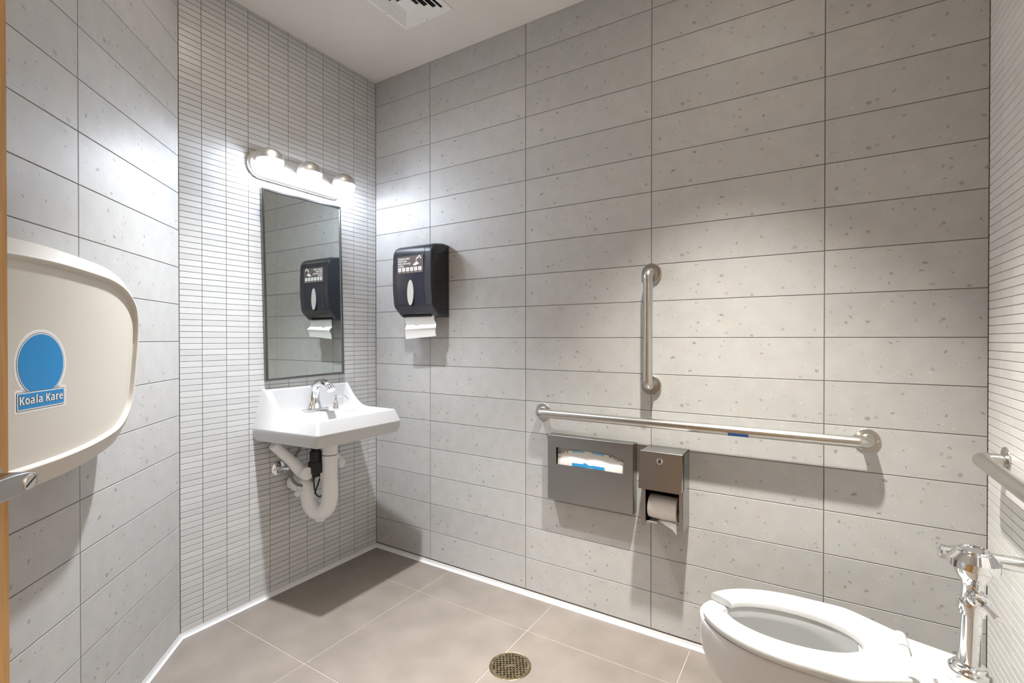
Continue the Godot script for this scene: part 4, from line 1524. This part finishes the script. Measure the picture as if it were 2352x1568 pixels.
# ---------------------------------------------------------------- floor drain
func make_drain() -> void:
	var r := 0.0795
	var t := thing("floor_drain", "round brass floor drain grate with square holes", "drain", Transform3D(Basis(), Vector3(1.2523, 0, 0.4776)))
	var m := MB.new()
	m.lathe([[0.0803, -0.055], [0.0803, -0.0005], [0.0790, 0.0005], [0.0770, -0.0005]], Vector3.ZERO, Vector3.UP, 48, false, false)
	part(t, "rim", m, M.brass, 30)
	m = MB.new()
	m.lathe([[0.081, -0.05], [0.0, -0.05]], Vector3.ZERO, Vector3.UP, 40, false, false)
	part(t, "sump", m, M.dark_void)
	# grate: bars left between square holes on a turned grid
	m = MB.new()
	var p := 0.01245
	var hole := 0.0066
	var turn := 0.60
	var cells := 7
	var bar := (p - hole) / 2.0
	for i in range(-cells, cells + 1):
		for j in range(-cells, cells + 1):
			var c := Vector2(i, j) * p
			if c.length() > r + p:
				continue
			var holed := c.length() < 0.0655 and not (absf(j) < 1 and absf(i) < 2)
			var pieces := []
			if holed:
				var a := p / 2
				var b := hole / 2
				pieces = [rect(c + Vector2(-a, -a), c + Vector2(a, -b)), rect(c + Vector2(-a, b), c + Vector2(a, a)), rect(c + Vector2(-a, -b), c + Vector2(-b, b)), rect(c + Vector2(b, -b), c + Vector2(a, b))]
			else:
				pieces = [rect(c - Vector2(p, p) / 2, c + Vector2(p, p) / 2)]
			for q in pieces:
				for cut in Geometry2D.intersect_polygons(q, ellipse(Vector2.ZERO, 0.0775, 0.0775, 60)):
					m.prism(cut, -0.004, 0.0003)
	m.moved(Transform3D(Basis(Vector3.UP, turn) * Basis(Vector3.RIGHT, -PI / 2), Vector3.ZERO))
	part(t, "grate", m, M.brass, 20)
	for s in [-1, 1]:
		m = MB.new()
		m.lathe([[0.0042, 0.0002], [0.0040, 0.0012], [0.0, 0.0014]], Vector3(cos(0.35) * 0.068 * s, 0, sin(0.35) * -0.068 * s), Vector3.UP, 14, false, false)
		part(t, "screw", m, M.steel_screw)

# ---------------------------------------------------------------- changing table
func make_changing_table() -> void:
	var t := thing("changing_table", "cream plastic fold-down baby changing table on the diagonal wall", "changing table", on_diagonal(0.925, 1.19))
	# right half of the outline as seen, then mirrored (x to the viewer's right, y from the middle height)
	var half := [Vector2(0.0, 0.288), Vector2(0.07, 0.2870), Vector2(0.136, 0.2835), Vector2(0.20, 0.2785), Vector2(0.285, 0.2700), Vector2(0.335, 0.2580), Vector2(0.373, 0.2420), Vector2(0.405, 0.2180), Vector2(0.427, 0.1900), Vector2(0.440, 0.1600), Vector2(0.4455, 0.1250), Vector2(0.4440, 0.0700), Vector2(0.4380, 0.0200), Vector2(0.4270, -0.0600), Vector2(0.4140, -0.1360), Vector2(0.4000, -0.1800), Vector2(0.3780, -0.2150), Vector2(0.3450, -0.2440), Vector2(0.302, -0.2620), Vector2(0.22, -0.2780), Vector2(0.14, -0.2860), Vector2(0.07, -0.2895)]
	var out := PackedVector2Array()
	for p in half:
		out.append(p)
	out.append(Vector2(0, -0.2905))
	for i in range(half.size() - 1, 0, -1):
		out.append(Vector2(-half[i].x, half[i].y))
	# refine
	var fine := PackedVector2Array()
	for i in out.size():
		var a := out[(i - 1 + out.size()) % out.size()]
		var b := out[i]
		var c := out[(i + 1) % out.size()]
		var d := out[(i + 2) % out.size()]
		for k in 3:
			fine.append(b.cubic_interpolate(c, a, d, k / 3.0))
	var loop := func(sx: float, sy: float, dy: float, z: float) -> PackedVector3Array:
		var l := PackedVector3Array()
		for p in fine:
			l.append(Vector3(p.x * sx, p.y * sy + dy, z))
		return l
	var m := MB.new()
	m.loft([loop.call(0.955, 0.93, 0, 0.0), loop.call(0.965, 0.945, 0, 0.035), loop.call(0.968, 0.948, 0, 0.040)])
	part(t, "wall_tray", m, M.table_cream, 35)
	# fold-down bed: frame rim, groove and flat face
	m = MB.new()
	m.loft([
		loop.call(0.972, 0.955, 0, 0.041), loop.call(0.990, 0.982, 0, 0.044), loop.call(0.9985, 0.9965, 0, 0.052), loop.call(1.0, 1.0, 0, 0.066), loop.call(0.998, 0.994, 0, 0.073), loop.call(0.991, 0.982, 0, 0.0775),
		loop.call(0.940, 0.848, 0.005, 0.1005), loop.call(0.932, 0.832, 0.006, 0.1015), loop.call(0.926, 0.822, 0.006, 0.1000), loop.call(0.922, 0.814, 0.006, 0.0895), loop.call(0.916, 0.804, 0.006, 0.0880)], true, true, false)
	part(t, "bed_rim", m, M.table_cream, 35)
	m = MB.new()
	m.loft([loop.call(0.920, 0.812, 0.006, 0.0882), loop.call(0.906, 0.786, 0.006, 0.0900), loop.call(0.5, 0.45, 0.006, 0.0905)], true, false, true)
	part(t, "bed_face", m, M.table_cream_panel, 35)
	# sticker: oval with a lettered band; the animal picture on it is left out
	var s := Vector2(0.0215, 0.0)
	var z := 0.0902
	var white := PackedVector2Array()
	m = MB.new()
	m.prism(ellipse(s + Vector2(0, 0.0000), 0.0830, 0.0815, 56), z - 0.0012, z + 0.0006, 0.0002)
	m.prism(rect(s + Vector2(-0.0815, -0.1085), s + Vector2(0.0815, -0.0555), 0.006), z - 0.0012, z + 0.0006, 0.0002)
	var st := part(t, "sticker", m, M.sticker_white, 25)
	st.set_meta("label", "white-edged blue oval sticker with a lettered band")
	m = MB.new()
	m.prism(ellipse(s, 0.0755, 0.0745, 56), z, z + 0.00075)
	part(st, "dark_outline", m, M.sticker_ink)
	m = MB.new()
	m.prism(ellipse(s, 0.0742, 0.0732, 56), z, z + 0.00090)
	part(st, "white_outline", m, M.sticker_white)
	m = MB.new()
	m.prism(ellipse(s, 0.0718, 0.0708, 56), z, z + 0.00105)
	part(st, "blue_oval", m, M.sticker_blue)
	m = MB.new()
	m.prism(rect(s + Vector2(-0.0755, -0.1030), s + Vector2(0.0755, -0.0610), 0.003), z, z + 0.00120)
	part(st, "dark_outline", m, M.sticker_ink)
	m = MB.new()
	m.prism(rect(s + Vector2(-0.0745, -0.1020), s + Vector2(0.0745, -0.0620), 0.0025), z, z + 0.00135)
	part(st, "white_outline", m, M.sticker_white)
	m = MB.new()
	m.prism(rect(s + Vector2(-0.0720, -0.0995), s + Vector2(0.0720, -0.0645), 0.002), z, z + 0.00150)
	part(st, "blue_band", m, M.sticker_blue)
	var words := text_mesh(["Koala Kare"], 0.0270, 0.0, false)
	var thick := SurfaceTool.new()
	thick.begin(Mesh.PRIMITIVE_TRIANGLES)
	for k in 10:
		var a := TAU * k / 10.0
		thick.append_from(words, 0, Transform3D(Basis(), Vector3(cos(a), sin(a), 0) * 0.0010))
	var w := part(st, "lettering_outline", thick.commit(), M.sticker_ink)
	w.position = Vector3(s.x - 0.001, -0.0805, z + 0.00155)
	w = part(st, "lettering", words, M.sticker_white)
	w.position = Vector3(s.x - 0.001, -0.0805, z + 0.00175)

# ---------------------------------------------------------------- door
func make_door() -> void:
	# leaf standing open, parallel to the diagonal wall; local x from hinge to free edge, z towards the viewer's side
	var e := Vector3(-sin(PHI), 0, -cos(PHI))
	var n := Vector3(cos(PHI), 0, -sin(PHI))
	var basis := Basis(e, Vector3.UP, e.cross(Vector3.UP))
	var side := signf(basis.z.dot(n))
	var edge := Vector3(1.3345, 0, 1.8525)
	var frame := Transform3D(basis, edge)
	var m := MB.new()
	m.box(Vector3(-0.862, 0.012, minf(0.0, -0.044 * side)), Vector3(0.0, 2.095, maxf(0.0, -0.044 * side)), 0.0015)
	var d := structure("door_1", m, M.maple, "open maple door leaf with a steel lever handle", frame)
	var y := 1.073
	var x := -0.054
	m = MB.new()
	m.lathe([[0.033, 0.0], [0.033, 0.006], [0.030, 0.010], [0.014, 0.011], [0.0125, 0.014], [0.0125, 0.046]], Vector3(x, y, 0), Vector3(0, 0, side), 32, true, true)
	var rose := part(d, "handle_rose", m, M.lever_metal, 30)
	m = MB.new()
	var loops := []
	for k in 9:
		var u := k / 8.0
		var l := PackedVector3Array()
		var xx := x + 0.0155 - u * 0.125
		var hh: float = 0.0135 if k > 1 else [0.0075, 0.0122][k]
		for q in rect(Vector2(-hh, 0.042), Vector2(hh, 0.057), 0.003, 3):
			l.append(Vector3(xx, y + q.x, q.y * side))
		loops.append(l)
	# rounded nose
	m.loft(loops)
	part(d, "lever", m, M.lever_metal, 40)
	m = MB.new()
	m.lathe([[0.0092, 0.0], [0.0092, 0.0012], [0.0086, 0.0022], [0.0, 0.0022]], Vector3(x + 0.001, y, 0.0567 * side), Vector3(0, 0, side), 26, true, false)
	var turn := part(d, "turn_button", m, M.satin_nickel, 30)
	m = MB.new()
	m.box(Vector3(-0.0088, -0.0006, -0.0005), Vector3(0.0088, 0.0006, 0.0005))
	m.moved(Transform3D(Basis(Vector3(0, 0, 1), 0.55 * side), Vector3(x + 0.001, y, 0.0590 * side)))
	part(turn, "slot", m, M.slot_dark)

func _ready() -> void:
	make_camera_and_light()
	make_materials()
	make_shell()
	make_downlight(0.582, 0.860, 8.3, Color(0.97, 0.985, 1.0), "recessed round downlight in the ceiling near the sink")
	make_downlight(1.950, 0.700, 11.4, Color(1.0, 0.985, 0.945), "recessed round downlight in the ceiling near the toilet")
	make_hall_fill()
	make_vent()
	make_vanity_light()
	make_mirror()
	make_lavatory()
	make_plumbing()
	make_towel_dispenser()
	make_grab_bars()
	make_seat_cover_dispenser()
	make_paper_dispenser()
	make_toilet()
	make_drain()
	make_changing_table()
	make_door()
